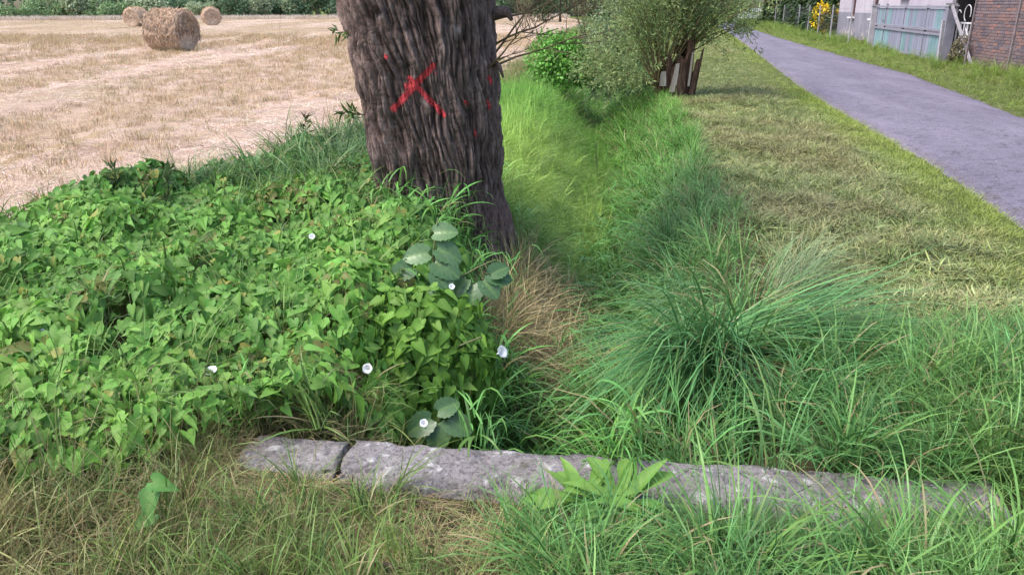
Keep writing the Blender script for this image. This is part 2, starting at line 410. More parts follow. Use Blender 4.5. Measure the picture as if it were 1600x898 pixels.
fine = protos("fine_clump", [[cl(36, L=.34, Lv=.35, W=.0035, rad=.06, a0=.3, curl=1.6)], [cl(36, L=.30, Lv=.35, W=.003, rad=.07, a0=.35, curl=2.0, az=0, azs=.7)],
    [cl(40, L=.38, Lv=.3, W=.0032, rad=.06, a0=.25, curl=2.2, az=0, azs=.5)]])
def reed(ns, H, nl, L, W, rad):
    parts = [blades(ns, H, .2, .005, rad, .12, .35, R, segs=4)]
    for k in range(ns):
        ph = R.uniform(0, 2 * PI); r0 = rad * math.sqrt(R.uniform(0, 1)); lx, ly = R.normal(0, .1, 2)
        for j in range(nl):
            zf = (.25 + .7 * j / nl) * H * R.uniform(.8, 1.1)
            v, f, c = blades(1, L * R.uniform(.7, 1.2), .2, W, 0, .55, 1.7, R, segs=6, az=R.uniform(0, 2 * PI), azs=.1, droop=1.2, dead=.04)
            v = v + np.array([r0 * math.cos(ph) + lx * zf, r0 * math.sin(ph) + ly * zf, zf]); parts.append((v, f, c))
    return parts
broad = protos("broad_clump", [reed(4, .42, 4, .24, .014, .05), reed(5, .36, 4, .20, .012, .06), reed(4, .46, 5, .26, .013, .05), reed(3, .30, 4, .22, .016, .05)])
shortg = protos("cut_clump", [[cl(15, L=.065, Lv=.5, W=.0060, rad=.06, a0=1.05, asd=.35, curl=.7, segs=3, dead=.07)], [cl(15, L=.085, Lv=.5, W=.0065, rad=.07, a0=1.42, asd=.16, curl=.3, segs=3, dead=.10, out=0)],
    [cl(16, L=.05, Lv=.5, W=.0045, rad=.06, a0=.6, curl=.9, segs=3, dead=.05)], [cl(12, L=.11, Lv=.5, W=.0070, rad=.08, a0=1.45, asd=.14, curl=.25, segs=3, dead=.16, out=0)]])
dryc = protos("dry_clump", [[cl(18, L=.19, Lv=.5, W=.0050, rad=.07, a0=.75, curl=1.4, dead=.35)], [cl(17, L=.22, Lv=.5, W=.0048, rad=.08, a0=.9, curl=1.2, dead=.5, az=0, azs=.9)],
    [cl(18, L=.3, Lv=.4, W=.003, rad=.05, a0=.3, curl=1.1, dead=.5)]])
stub = protos("stubble_clump", [[cl(26, L=.10, Lv=.45, W=.006, rad=.13, a0=.2, curl=.15, segs=2, dead=.3)], [cl(22, L=.08, Lv=.5, W=.006, rad=.13, a0=.4, curl=.2, segs=2, dead=.2)]], M_straw)
strw = protos("loose_straw", [[cl(24, L=.26, Lv=.6, W=.0055, rad=.16, a0=1.46, asd=.10, curl=.10, segs=3, dead=.15, out=0)], [cl(24, L=.2, Lv=.6, W=.006, rad=.16, a0=1.38, asd=.16, curl=.2, segs=3, dead=.15, out=0)],
    [cl(18, L=.22, Lv=.6, W=.0050, rad=.14, a0=1.25, asd=.22, curl=.5, segs=4, dead=.1, out=0)]], M_straw)

TREE = (-.56, 6.12)
def notree(x, y, r=.5): return (x - TREE[0]) ** 2 + (y - TREE[1]) ** 2 > r * r
def onbeam(x, y): return (np.abs(y - beam_y(x)) < .135) & (x > -1.0) & (x < 1.75)

# --- ditch and bank grass
def k_ditch(x, y):
    d = x - ditch_x(y)
    m = (d > -1.7 + .5 * (y < 5)) & (d < 1.10 + .22 * sstep(9, 13, y) + .25 * (fbm(x, y, .6, 40) - .5)) & (y > beam_y(x) + .13) & notree(x, y) & inview(x, y)
    near = (.95 - .35 * sstep(8, 14, y)) * np.where((np.abs(x - .98) < .42) & (y > 2.75) & (y < 3.95), .22, 1)
    lp = ((x < -.25 - .1 * (y - 3.5)) & (y < 5.2)) | ((x > -.3) & (x < .36 + .12 * (y - 5)) & (y > 4.55) & (y < 6.3))
    return np.where(m, np.where(lp, .12, near), 0)
x, y = pick_pts(16000, -2, 5, 2.3, 24, k_ditch)
d = x - ditch_x(y); n = len(x); z = ground(x, y) - .02
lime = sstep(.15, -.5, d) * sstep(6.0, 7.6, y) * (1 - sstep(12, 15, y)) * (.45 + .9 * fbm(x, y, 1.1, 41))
blue = sstep(.35, .9, d) * (1 - sstep(7, 10, y)) * (.3 + fbm(x, y, .9, 42))
tn = tints((.07, .21, .04), (.13, .33, .05), fbm(x, y, .7, 43) * 1.6 - .3)
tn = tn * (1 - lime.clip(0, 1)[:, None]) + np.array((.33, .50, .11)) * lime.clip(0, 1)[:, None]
tn = tn * (1 - blue.clip(0, .8)[:, None]) + np.array((.10, .23, .085)) * blue.clip(0, .8)[:, None]
depth_shade = sstep(.35, 0, np.abs(d + .05)); tn *= (1 - .15 * depth_shade)[:, None]  # shade of the ditch depths put into the tint along the bottom
psi = np.where(d > 0, PI + .5, -.3) + R.normal(0, .7, n); lean = np.abs(R.normal(.22, .18, n))
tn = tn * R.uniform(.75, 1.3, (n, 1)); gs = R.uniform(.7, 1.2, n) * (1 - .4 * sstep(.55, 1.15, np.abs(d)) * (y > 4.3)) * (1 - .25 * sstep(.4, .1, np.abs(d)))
fineish = R.uniform(0, 1, n) < .12 + .75 * lime.clip(0, 1)
isb = (R.uniform(0, 1, n) < .62 * sstep(.75, .4, d) * sstep(12, 8, y) * (1 - lime.clip(0, 1)) * (.5 + fbm(x, y, .8, 45))) & ~fineish; nb = int(isb.sum())
bt = tn[isb] * .55 + np.array((.085, .25, .075)) * .5 * (.6 + .9 * fbm(x[isb], y[isb], .5, 46))[:, None]
scatter("broad_grass", "broad bladed drooping grass in the bottom of the ditch", broad, np.stack([x, y, z], 1)[isb], rot_lean(psi, lean * .6, psi)[isb], R.uniform(.75, 1.25, nb) * (1 - .35 * (y[isb] < 3.3)), R.integers(0, 4, nb), bt)
notb = ~fineish & ~isb
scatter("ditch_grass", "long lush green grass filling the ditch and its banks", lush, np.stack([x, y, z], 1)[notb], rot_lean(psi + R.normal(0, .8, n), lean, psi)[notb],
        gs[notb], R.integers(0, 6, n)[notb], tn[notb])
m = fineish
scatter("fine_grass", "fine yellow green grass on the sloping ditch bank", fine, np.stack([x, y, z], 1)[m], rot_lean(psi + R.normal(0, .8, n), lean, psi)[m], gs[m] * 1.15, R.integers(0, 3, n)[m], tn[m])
x, y = pick_pts(5200, -1.2, 2.0, 6.4, 15, lambda x, y: (x - ditch_x(y) < -.05) & (x - ditch_x(y) > -2.0) & notree(x, y))
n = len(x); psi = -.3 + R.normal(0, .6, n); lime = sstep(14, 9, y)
scatter("lime_grass", "bright lime green fine grass on the ditch bank behind the trunk", fine, np.stack([x, y, ground(x, y)], 1), rot_lean(psi, np.abs(R.normal(.35, .2, n)), psi), R.uniform(.8, 1.4, n),
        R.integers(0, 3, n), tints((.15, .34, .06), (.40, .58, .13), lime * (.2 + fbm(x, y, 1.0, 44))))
# --- foreground right and roadside long grass
def k_fr(x, y):
    right = (x > .05 + .5 * (fbm(x, y, .5, 50) - .5)) & (y < beam_y(x) - .10)
    corner = (x > 1.15) & (y < 4.05 + 1.0 * (fbm(x, y, .8, 51) - .5) - .1 * x) & (x - ditch_x(y) > 1.1) & ~onbeam(x, y)
    edge2 = (x > 1.72) & (y < 3.6)
    return np.where((right | corner | edge2) & (x < road_l(y) - .25) & inview(x, y, .8), np.where((x < 1.6) & (y > 2.6) & (y < 3.9), .3, .9), 0)
x, y = pick_pts(9500, 0, 5, 1.2, 5.2, k_fr); n = len(x)
f = fbm(x, y, .45, 52) * 1.7 - .35; front = y < beam_y(x)
tn = tints((.07, .21, .065), (.15, .31, .08), f) * R.uniform(.75, 1.25, (n, 1)); psi = np.where(front, -PI / 2 + .5, -.4) + R.normal(0, 1.0, n)
hs = np.where(front, R.uniform(.45, .8, n), R.uniform(.45, .9, n)) * (1 - .6 * sstep(3.1, 4.3, y)) * np.where(front & (np.abs(y - beam_y(x)) < .33), .5, 1) * np.where(np.hypot(x - .3, y - 2.27) < .16, .5, 1)
scatter("foreground_grass", "bright green arching grass in front of the concrete beam and beside it", lush, np.stack([x, y, ground(x, y) - .01], 1), rot_lean(psi + R.normal(0, 1, n), np.abs(R.normal(.2, .2, n)), psi), hs, R.integers(0, 6, n), tn)
# --- foreground left thin mixed grass
def k_fl(x, y):
    m = (x < .35) & ~onbeam(x, y) & (y < 2.72 - .12 * sstep(-1.0, -1.4, x) + .25 * (fbm(x, y, .6, 55) - .5)) & inview(x, y, .8)
    m &= ~((y > beam_y(x)) & (x > -.9))
    return np.where(m, (.9 - .25 * sstep(-.6, .1, x)) * (.35 + .9 * sstep(.38, .6, fbm(x, y, .25, 54))), 0)
x, y = pick_pts(8000, -3.4, .4, 1.2, 3.1, k_fl); n = len(x)
f = fbm(x, y, .35, 56) * 1.8 - .4; bare = sstep(-1.1, -.3, x) * sstep(.3, .7, fbm(x, y, .4, 58))
psi = R.uniform(0, 2 * PI, n)
tn = tints((.09, .16, .045), (.33, .31, .13), f, j=.3)
hb_ = np.where((np.abs(y - beam_y(x)) < .35) & (x > -1.05), .62, 1.0)
scatter("dry_grass", "thin mixed dry and green grass on trampled soil left of the beam", dryc, np.stack([x, y, ground(x, y) - .01], 1), rot_lean(psi, np.abs(R.normal(.3, .3, n)), psi),
        hb_ * R.uniform(.35, .85, n) * (1 - .4 * bare) * (1 + .5 * sstep(-.9, -1.5, x)), R.integers(0, 3, n), tn)
x, y = pick_pts(4200, -3.4, .35, 1.2, 3.0, k_fl); n = len(x); psi = R.uniform(0, 2 * PI, n)
scatter("litter", "brown dead grass litter lying on the trampled soil", strw, np.stack([x, y, ground(x, y) + .015], 1), rot_lean(psi, R.uniform(0, .25, n), psi), R.uniform(.25, .6, n), R.integers(0, 3, n), tints((.20, .13, .08), (.52, .39, .24), R.uniform(0, 1, n)))
x, y = pick_pts(900, -3.4, .3, 1.3, 3.0, k_fl); n = len(x); m = fbm(x, y, .28, 57) > .60; x, y = x[m], y[m]; n = len(x); psi = R.uniform(0, 2 * PI, n)
scatter("bright_tufts", "small bright yellow green grass tufts before the beam", fine, np.stack([x, y, ground(x, y) - .01], 1), rot_lean(psi, R.uniform(0, .4, n), psi), R.uniform(.3, .55, n), R.integers(0, 3, n), tints((.15, .27, .04), (.24, .36, .06), R.uniform(0, 1, n)))
x, y = pick_pts(1900, -3.4, .3, 1.3, 3.1, k_fl); n = len(x); m = fbm(x, y, .5, 59) > .5; x, y = x[m], y[m]; n = len(x); psi = R.uniform(0, 2 * PI, n)
scatter("sparse_green_grass", "scattered green blades among the dry grass", lush, np.stack([x, y, ground(x, y) - .01], 1), rot_lean(psi, np.abs(R.normal(.25, .2, n)), psi), R.uniform(.3, .62, n) * (1 + .3 * (x < -1.1)), R.integers(0, 6, n),
        tints((.07, .15, .035), (.13, .22, .05), R.uniform(0, 1, n)))
# --- cut verge
def k_v(x, y):
    d = x - ditch_x(y)
    return np.where((d > 1.15) & (x < road_l(y) + .05) & (y > 3.2 + .3 * (fbm(x, y, .6, 60))) & inview(x, y, .5), 1 - .55 * sstep(9, 25, y), 0)
xa, ya = pick_pts(30000, 1.2, 6.6, 3, 17, k_v); xb, yb_ = pick_pts(24000, 3, 18, 17, 55, k_v); x = np.concatenate([xa, xb]); y = np.concatenate([ya, yb_]); n = len(x); psi = R.uniform(0, 2 * PI, n)
br = sstep(.45, .65, fbm(x, y, .9, 61)); e = sstep(.85, .1, road_l(y) - x + .5 * (fbm(x, y, .4, 62) - .5))
tn = tints((.12, .17, .055), (.40, .42, .19), fbm(x, y, .3, 63) * 1.5 - .25 + R.normal(0, .22, n), j=.35)
b2 = sstep(.42, .66, fbm(x, y, 1.1, 64))[:, None] * .55; tn = tn * (1 - b2) + np.array((.33, .27, .15)) * b2
e3 = e[:, None] * .8; tn = tn * (1 - e3) + np.array((.26, .34, .05)) * e3
pk = R.integers(0, 4, n); pk[e > R.uniform(.3, .9, n)] = 2
sc = R.uniform(.7, 1.35, n) * (1 + .5 * sstep(10, 30, y)) * (1 - .3 * e) * (.8 + .5 * fbm(x, y, .3, 65))
scatter("mown_grass", "short mown verge grass covered with cut clippings", shortg, np.stack([x, y, ground(x, y) + .004 + .06 * sstep(.45, .75, fbm(x, y, .28, 67)) * R.uniform(.3, 1, n) * (1 - e)], 1), rot_lean(psi, np.abs(R.normal(0, .16, n)), psi), sc, pk, tn)
x, y = pick_pts(700, 2, 7, 5, 22, lambda x, y: (x - ditch_x(y) > 1.3) & (x < road_l(y) - .8) & (fbm(x, y, .7, 66) > .62)); n = len(x); psi = R.uniform(0, 2 * PI, n)
scatter("uncut_tufts", "low uncut green tufts in the mown verge", fine, np.stack([x, y, ground(x, y)], 1), rot_lean(psi, R.uniform(0, .5, n), psi), R.uniform(.3, .6, n), R.integers(0, 3, n), tints((.13, .2, .04), (.17, .24, .05), R.uniform(0, 1, n)))
# --- right verge
def k_rv(x, y):
    d = x - road_r(y); return np.where((d > -.05) & (d < 4.2) & inview(x, y, .5), np.where(d < .8, 1., .75) * (1 - .5 * sstep(25, 60, y)), 0)
x, y = pick_pts(20000, 7.5, 28, 9, 85, k_rv); n = len(x); dd = x - road_r(y); psi = R.uniform(0, 2 * PI, n)
hs = (.12 + .34 * sstep(.5, 1.3, dd) * (.5 + fbm(x, y, 1.2, 70)) + .25 * sstep(36, 50, y) * sstep(.8, 1.6, dd)) * R.uniform(.7, 1.3, n)
scatter("roadside_grass", "green weeds and grass along the far side of the lane", fine, np.stack([x, y, ground(x, y)], 1), rot_lean(psi, R.uniform(0, .4, n), psi), np.stack([hs * 1.3 + .5, hs * 1.3 + .5, hs * 2.1], 1) * .9,
        R.integers(0, 3, n), tints((.11, .19, .03), (.19, .28, .05), fbm(x, y, .8, 71) * 1.7 - .3))
x, y = pick_pts(14000, 7.3, 20, 8, 50, lambda x, y: np.where((x - road_r(y) > -.06) & (x - road_r(y) < 2.6) & inview(x, y, .5), 1 - .6 * sstep(15, 40, y), 0)); n = len(x); psi = R.uniform(0, 2 * PI, n)
scatter("roadside_turf", "short green turf along the far edge of the lane", shortg, np.stack([x, y, ground(x, y)], 1), rot_lean(psi, R.uniform(0, .3, n), psi), R.uniform(1.0, 2.0, n), R.integers(0, 3, n), tints((.12, .19, .035), (.25, .33, .07), fbm(x, y, .5, 73) * 1.7 - .3))
x, y = pick_pts(1500, 7.5, 26, 9, 75, lambda x, y: np.where((x - road_r(y) > 1.0) & (x - road_r(y) < 2.6 - .8 * (y > 24)) & (fbm(x, y, 1.5, 72) > .45) & inview(x, y), .9, 0)); n = len(x); psi = R.uniform(0, 2 * PI, n)
scatter("roadside_weeds", "leafy green weeds along the wall and fence foot", lush, np.stack([x, y, ground(x, y)], 1), rot_lean(psi, R.uniform(.1, .6, n), psi), R.uniform(.5, 1.0, n), R.integers(0, 6, n), tints((.08, .18, .03), (.15, .27, .04), R.uniform(0, 1, n)))

# --- field: stubble and loose straw
def k_f(x, y):
    return np.where((x < field_x(y) + .5 * (fbm(x, y, .5, 80) - .5)) & (x > -.70 * y - 1.2) & notree(x, y, .8), 1 - .7 * sstep(9, 32, y), 0)
BALES = ((-12.9, 31.9), (-26.0, 73.3), (-30.6, 69.0))
def offbale(x, y, r=1.1):
    m = np.ones(np.shape(x), bool)
    for bx, by in BALES: m &= (x - bx) ** 2 + (y - by) ** 2 > r * r
    return m
def bands(x, y): 
    return fbm(x + .03 * y, y * .12, 1.6, 81, 2)
x, y = pick_pts(46000, -30, 2, 4.5, 48, k_f); n = len(x); b = bands(x, y); psi = R.uniform(0, 2 * PI, n)
row = np.abs(((x + .03 * y) / .28) % 1 - .5) < .27
m = (b < .60) & (row | (R.uniform(0, 1, n) < .25)); dist = 1 + .9 * sstep(14, 40, y)
s_t = tints((.42, .29, .17), (.66, .50, .34), fbm(x, y, .5, 82) * 1.8 - .4, j=.25)
low = .55 + .45 * sstep(.3, 1.2, field_x(y) - x)
scatter("stubble", "rows of short cut straw stubble in the field", stub, np.stack([x, y, ground(x, y) - .01], 1)[m], rot_lean(psi, R.uniform(0, .25, n), psi)[m], (R.uniform(.6, 1.15, n) * dist * low)[m], R.integers(0, 2, n)[m], s_t[m])
x, y = pick_pts(52000, -30, 2, 4.5, 48, k_f); n = len(x); b = bands(x, y); psi = R.uniform(0, 2 * PI, n); pk = sstep(.42, .58, b)
keep = (R.uniform(0, 1, n) < (.38 + .5 * pk) * (.35 + .9 * sstep(.35, .55, fbm(x, y, .45, 87)))) & offbale(x, y); dist = 1 + .8 * sstep(14, 40, y)
s_t = tints((.42, .29, .20), (.80, .61, .555), pk * .7 + 1.8 * (fbm(x, y, .33, 83) - .42), j=.35)
gm = sstep(.6, .72, fbm(x * 1.0, y * .25, 1.5, 84))[:, None] * .35; s_t = s_t * (1 - gm) + np.array((.38, .36, .22)) * gm
heap = .05 * sstep(.5, .7, b) * fbm(x, y, .4, 85)
scatter("straw", "loose pale straw lying across the harvested field", strw, np.stack([x, y, ground(x, y) + .012 + heap], 1)[keep], rot_lean(psi, np.abs(R.normal(0, .10, n)), psi)[keep], (R.uniform(.6, 1.25, n) * dist)[keep], R.integers(0, 3, n)[keep], s_t[keep])
x, y = pick_pts(15000, -75, 6, 44, 108, lambda x, y: (x < field_x(y)) & (x > -.70 * y - 1.2) & offbale(x, y, 1.6)); n = len(x); psi = R.uniform(0, 2 * PI, n); b = bands(x * .5, y)
scatter("far_straw", "straw and stubble over the far part of the harvested field", strw, np.stack([x, y, x * 0 + .02], 1), rot_lean(psi, R.uniform(0, .06, n), psi), np.stack([R.uniform(2.2, 3.8, n)] * 2 + [R.uniform(.5, 1.1, n)], 1), R.integers(0, 3, n),
        tints((.50, .38, .24), (.76, .61, .53), sstep(.4, .6, b) + .4 * (fbm(x, y, 3, 86) - .5), j=.2))
# --- transitional tall grass at field edge
x, y = pick_pts(3800, -6, 1.5, 3.5, 26, lambda x, y: np.where((np.abs(x - field_x(y) - .25) < .55 + .04 * y * (y > 8)) & notree(x, y, .6) & (x < ditch_x(y) - 1.0), .8, 0)); n = len(x); psi = R.uniform(0, 2 * PI, n)
sp = R.uniform(0, 1, n)
scatter("field_edge_grass", "mixed green and straw coloured grass along the field edge", dryc, np.stack([x, y, ground(x, y)], 1), rot_lean(psi, R.uniform(0, .5, n), psi), R.uniform(.5, 1.3, n), R.integers(0, 3, n), tints((.09, .16, .04), (.24, .26, .08), sp))

# ------------------------------------------------------------ bindweed carpet
def leaf_mesh(name, mat, kind="heart", fold=.35, droop=.3):
    if kind == "heart": out = [(0.10, -.17), (.27, -.16), (.36, .04), (.31, .26), (.20, .55), (.09, .8)]
    elif kind == "oblong": out = [(.04, .0), (.09, .2), (.15, .42), (.19, .65), (.16, .85), (.07, .97)]
    else: out = [(.05, 0), (.12, .15), (.15, .35), (.13, .55), (.09, .75), (.04, .9)]
    mid = [(0, 0), (0, .04), (0, .12), (0, .3), (0, .55), (0, .8)]
    V = []; 
    def zz(x, y): return abs(x) * fold - droop * max(y, 0) ** 2 + .05 * math.sin(y * 9 + 1) * abs(x)
    for sgn in (-1, 1):
        for a in out: V.append((sgn * a[0], a[1], zz(*a)))
    for a in mid: V.append((0, a[1], zz(*a)))
    V.append((0, 1.0, zz(0, 1)))
    F = []
    for s, o in ((0, 0), (1, 6)):
        for i in range(5):
            f = (o + i, o + i + 1, 12 + i + 1, 12 + i); F.append(f if s else f[::-1])
        f = (o + 5, 18, 17); F.append(f if s else f[::-1])
    V = np.array(V); C = np.stack([np.clip(1 - np.abs(V[:, 0]) * 8, 0, 1), V[:, 1].clip(0, 1), V[:, 0] * 0], 1)
    return mkmesh(name, V, F, mat, True, C.astype(np.float32))
def leaf_mat(name, tint=None, obj_rand=False, a=(.08, .18, .02), b=(.17, .30, .04), rough=.55, trans=.3, spec=.25):
    t = NT(name); c = t.sep(t.attr("col"))
    if obj_rand: base = t.ramp(t.rand(), [(0, a), (1, b)])
    elif tint is None: base = t.attr("tint", 'INSTANCER')
    else: base = t.mix(0, tint, tint)
    base = t.mix(t.math('MULTIPLY', c[0], .30), base, (.24, .36, .10))
    nz = t.noise(t.coord(), 5, 3); vm = t.n("VectorMath", operation='SCALE'); t.l(base, vm.inputs[0])
    s = t.math('MULTIPLY_ADD', nz, .6); s.node.inputs[2].default_value = .7; t.l(s, vm.inputs["Scale"])
    t.fin(vm.outputs[0], rough, spec); t.translucent(vm.outputs[0], trans); return t.m
M_leaf = leaf_mat("bindweed_leaf"); M_leafo = leaf_mat("bindweed_leaf_single", obj_rand=True, a=(.08, .21, .025), b=(.19, .38, .05))
leafs = proto_coll("bindweed_leaf", [leaf_mesh("leaf", M_leaf, "heart", f, d) for f, d in ((.35, .3), (.15, .5), (.5, .15), (.25, .05))] + [leaf_mesh("leaf", M_leaf, "lance", .3, .4)])
def canopy(x, y):
    """height of the bindweed carpet above z=0"""
    h = .15 + .38 * (fbm(x, y, .6, 90, 3) - .05) * (.35 + .65 * sstep(2.6, 3.6, y)) + .17 * (fbm(x, y, .24, 91, 2) - .5)
    h = h + .09 * sstep(4.8, 5.6, y) * fbm(x, y, 1.2, 92, 2)
    return ground(x, y) * .85 + h * sstep(0, .4, x - field_x(y) + .25) * sstep(2.15, 2.6, y + .12 * (x < -1.3) + .2 * (fbm(x, y, .3, 93) - .5))
def k_b(x, y):
    e = (x > field_x(y) - .15 + .4 * (fbm(x, y, .35, 94) - .5)) & (y > 2.64 - .22 * sstep(-1.0, -1.5, x) + .4 * (fbm(x, y, .3, 95) - .5))
    r = x < np.interp(y, [2.7, 3.1, 3.7, 4.5, 5.2, 6, 8], [-.75, -.42, -.30, -.25, -.30, -1.0, -1.35]) + .25 * (fbm(x, y, .25, 96) - .5)
    hole = fbm(x, y, .34, 97) < .31
    return np.where(e & r & (y < 8.0) & notree(x, y, .52) & inview(x, y, .8), np.where(hole, .06, 1), 0)
def leaf_cover(n, x0, x1, y0, y1, keep, hf, size=.085, seed=5):
    rng = np.random.default_rng(seed); x, y = pick_pts(n, x0, x1, y0, y1, keep, rng); n = len(x)
    e = .03; h0 = hf(x, y); gxn = -(hf(x + e, y) - h0) / e; gyn = -(hf(x, y + e) - h0) / e
    nrm = np.stack([gxn, gyn, np.ones(n) * .9], 1); nrm /= np.linalg.norm(nrm, axis=1)[:, None]
    nrm = nrm + np.array([.10, -.34, .1]) + rng.normal(0, .42, (n, 3)); nrm /= np.linalg.norm(nrm, axis=1)[:, None]
    tip = np.stack([gxn * .6 + rng.normal(0, .55, n), gyn * .6 - .55 + rng.normal(0, .5, n), -.4 + rng.normal(0, .3, n)], 1)
    dep = rng.uniform(0, 1, n) ** 1.6 * .13
    P = np.stack([x, y, np.maximum(h0 - dep, ground(x, y) + .01)], 1)
    return P, rot_frame(nrm, tip), size * (.45 + rng.uniform(0, 1, n) ** 1.5 * 1.0) * (.8 + .5 * fbm(x, y, .5, 102)), rng
P, rt, sc, rng = leaf_cover(60000, -5.4, -.1, 2.2, 8, k_b, canopy, size=.068)
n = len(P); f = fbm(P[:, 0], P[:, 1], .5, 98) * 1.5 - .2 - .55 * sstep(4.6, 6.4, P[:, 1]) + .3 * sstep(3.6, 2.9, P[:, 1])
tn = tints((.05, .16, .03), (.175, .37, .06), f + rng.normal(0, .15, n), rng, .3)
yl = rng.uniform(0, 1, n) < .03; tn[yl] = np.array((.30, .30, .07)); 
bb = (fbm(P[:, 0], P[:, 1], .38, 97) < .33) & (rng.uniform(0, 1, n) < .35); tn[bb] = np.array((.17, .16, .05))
pk = rng.choice(5, n, p=[.24, .2, .16, .14, .26])
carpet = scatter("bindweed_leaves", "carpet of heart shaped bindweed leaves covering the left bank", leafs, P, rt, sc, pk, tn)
# grass poking through the carpet
x, y = pick_pts(3400, -5, -.6, 2.6, 8, lambda x, y: np.where(k_b(x, y) > 0, .42 * (.4 + fbm(x, y, .8, 99)), 0)); n = len(x); psi = R.uniform(0, 2 * PI, n)
scatter("bank_grass", "loose grass blades growing up through the bindweed carpet", lush, np.stack([x, y, canopy(x, y) - .20], 1), rot_lean(psi, np.abs(R.normal(.25, .2, n)), psi), R.uniform(.45, .85, n) , R.integers(0, 6, n),
        tints((.07, .16, .04), (.14, .26, .06), R.uniform(0, 1, n)))
x, y = pick_pts(800, -3.0, -.9, 5.9, 9.0, lambda x, y: np.where((x > field_x(y) - .1) & (x < -1.0) & notree(x, y, .6), .35 + .5 * (fbm(x, y, .6, 101) > .5), 0)); n = len(x); psi = R.uniform(0, 2 * PI, n)
scatter("bluish_grass", "dark bluish green grass left of the trunk at the field edge", lush, np.stack([x, y, canopy(x, y) - .18], 1), rot_lean(psi, np.abs(R.normal(.25, .2, n)), psi), R.uniform(.6, 1.1, n), R.integers(0, 6, n),
        tints((.05, .13, .05), (.10, .21, .08), R.uniform(0, 1, n)))  # dark bluish green is this grass's own tint
# brownish undergrowth in hollows, under the mound
x, y = pick_pts(900, -1.4, .2, 2.75, 3.4, lambda x, y: (y > beam_y(x) + .14) & (x < .05)); n = len(x); psi = R.uniform(0, 2 * PI, n)
scatter("undergrowth", "brown and olive undergrowth below the bindweed mound", dryc, np.stack([x, y, ground(x, y)], 1), rot_lean(psi, R.uniform(0, .7, n), psi), R.uniform(.5, .95, n), R.integers(0, 3, n), tints((.06, .11, .03), (.14, .16, .05), R.uniform(0, 1, n)))
x, y = pick_pts(1500, -.35, .75, 4.6, 6.4, lambda x, y: np.where((x > -.2 + .12 * (y - 4.7)) & (x < .40 + .2 * (y - 4.7)) & notree(x, y, .46), .9, 0)); n = len(x); psi = -.4 + R.normal(0, .8, n)
scatter("dead_grass", "dead straw coloured grass slumped at the foot of the trunk", dryc, np.stack([x, y, ground(x, y)], 1), rot_lean(psi, R.uniform(.1, .7, n), psi), R.uniform(.8, 1.7, n), R.integers(0, 3, n), tints((.38, .30, .15), (.62, .50, .30), R.uniform(0, 1, n)))

exec_after = []
# ------------------------------------------------------------ old willow trunk
def polyfrom(xs, ys, v): return np.interp(v, xs, ys)
NA, NZ = 560, 430
zz = np.concatenate([np.linspace(-.35, 2.0, NZ - 60), np.linspace(2.0, 3.6, 61)[1:]]); NZ = len(zz)
th = np.linspace(0, 2 * PI, NA, endpoint=False)
TH, ZZ = np.meshgrid(th, zz)
rad = np.interp(ZZ, [-.35, 0, .25, .8, 1.3, 1.7, 2.4, 3.0, 3.6], [.50, .47, .46, .485, .52, .55, .60, .62, .50])
cxv = TREE[0] + np.interp(ZZ, [-.35, 0, .8, 1.6, 3.6], [.01, .02, -.035, -.105, -.30]); cyv = TREE[1] + 0 * ZZ
lob = .022 * np.cos(3 * TH + 1.1 + ZZ * .5) + .016 * np.cos(5 * TH - .4 - ZZ * .9) + .03 * np.cos(TH - 1.9) * sstep(1.0, 2.2, ZZ)
flare = .035 * sstep(.35, -.1, ZZ) * np.cos(4 * TH + .6)
rad = rad + lob + flare
# bark relief: ridges that run up the trunk, split and rejoin
disp = np.empty(TH.size); cav = np.empty(TH.size); tv = TH.ravel(); zv = ZZ.ravel(); rv = rad.ravel()
N = mn.noise; VO = mn.voronoi; vec = Vector
for i in range(tv.size):
    a = tv[i]; z = zv[i]; ca = math.cos(a); sa = math.sin(a)
    # twist of the grain, stronger high on the left
    tw = a + .22 * z - .10 * z * z * ca + .10 * N(vec((ca * 1.4, sa * 1.4, z * 1.3))) 
    cx_ = math.cos(tw) * .5; sx_ = math.sin(tw) * .5
    wob = N(vec((cx_ * 5, sx_ * 5, z * 3.1))) * .050 + N(vec((cx_ * 13 + 4, sx_ * 13, z * 8))) * .016
    p = vec((cx_ + wob * -sa, sx_ + wob * ca, z))
    dd = VO(vec((p.x * 25, p.y * 25, p.z * 2.0)))[0]; e1 = min((dd[1] - dd[0]) * 2.0, 1.0)
    dd = VO(vec((p.x * 44 + 3, p.y * 44, p.z * 4.2)))[0]; e2 = min((dd[1] - dd[0]) * 2.2, 1.0)
    r1 = 1 - abs(N(vec((p.x * 15, p.y * 15, p.z * 1.7)))) * 2.6
    r2 = 1 - abs(N(vec((p.x * 52 + 7, p.y * 60, p.z * 3.2)))) * 2.4
    f = N(vec((ca * 34, sa * 34, z * 9))); g2 = N(vec((ca * 64, sa * 64, z * 22)))
    cr = max(0, .28 - abs(N(vec((p.x * 8, p.y * 8, p.z * 17))))) 
    h = .036 * e1 ** .7 + .017 * e2 ** .6 - .010 * max(0, N(vec((p.x * 11, p.y * 11, p.z * 3 + 5)))) + .022 * max(r1, -.4) + .009 * max(r2, -.3) + .006 * f + .0035 * g2 - .010 * cr + .012 * N(vec((ca * 3, sa * 3, z * 2.4)))
    edge = e1; cavv = .30 * e1 ** .6 + .26 * e2 ** .7 + .24 * max(r1, 0) + .18 * max(r2, 0) + .20 * f - .2 * cr
    disp[i] = h - .04; cav[i] = min(1, max(0, cavv))
rr = rad.ravel() + disp
TV = np.stack([cxv.ravel() + rr * np.cos(tv), cyv.ravel() + rr * np.sin(tv), zv], 1)
ii = np.arange(NA * NZ).reshape(NZ, NA); j2 = np.roll(ii, -1, 1)
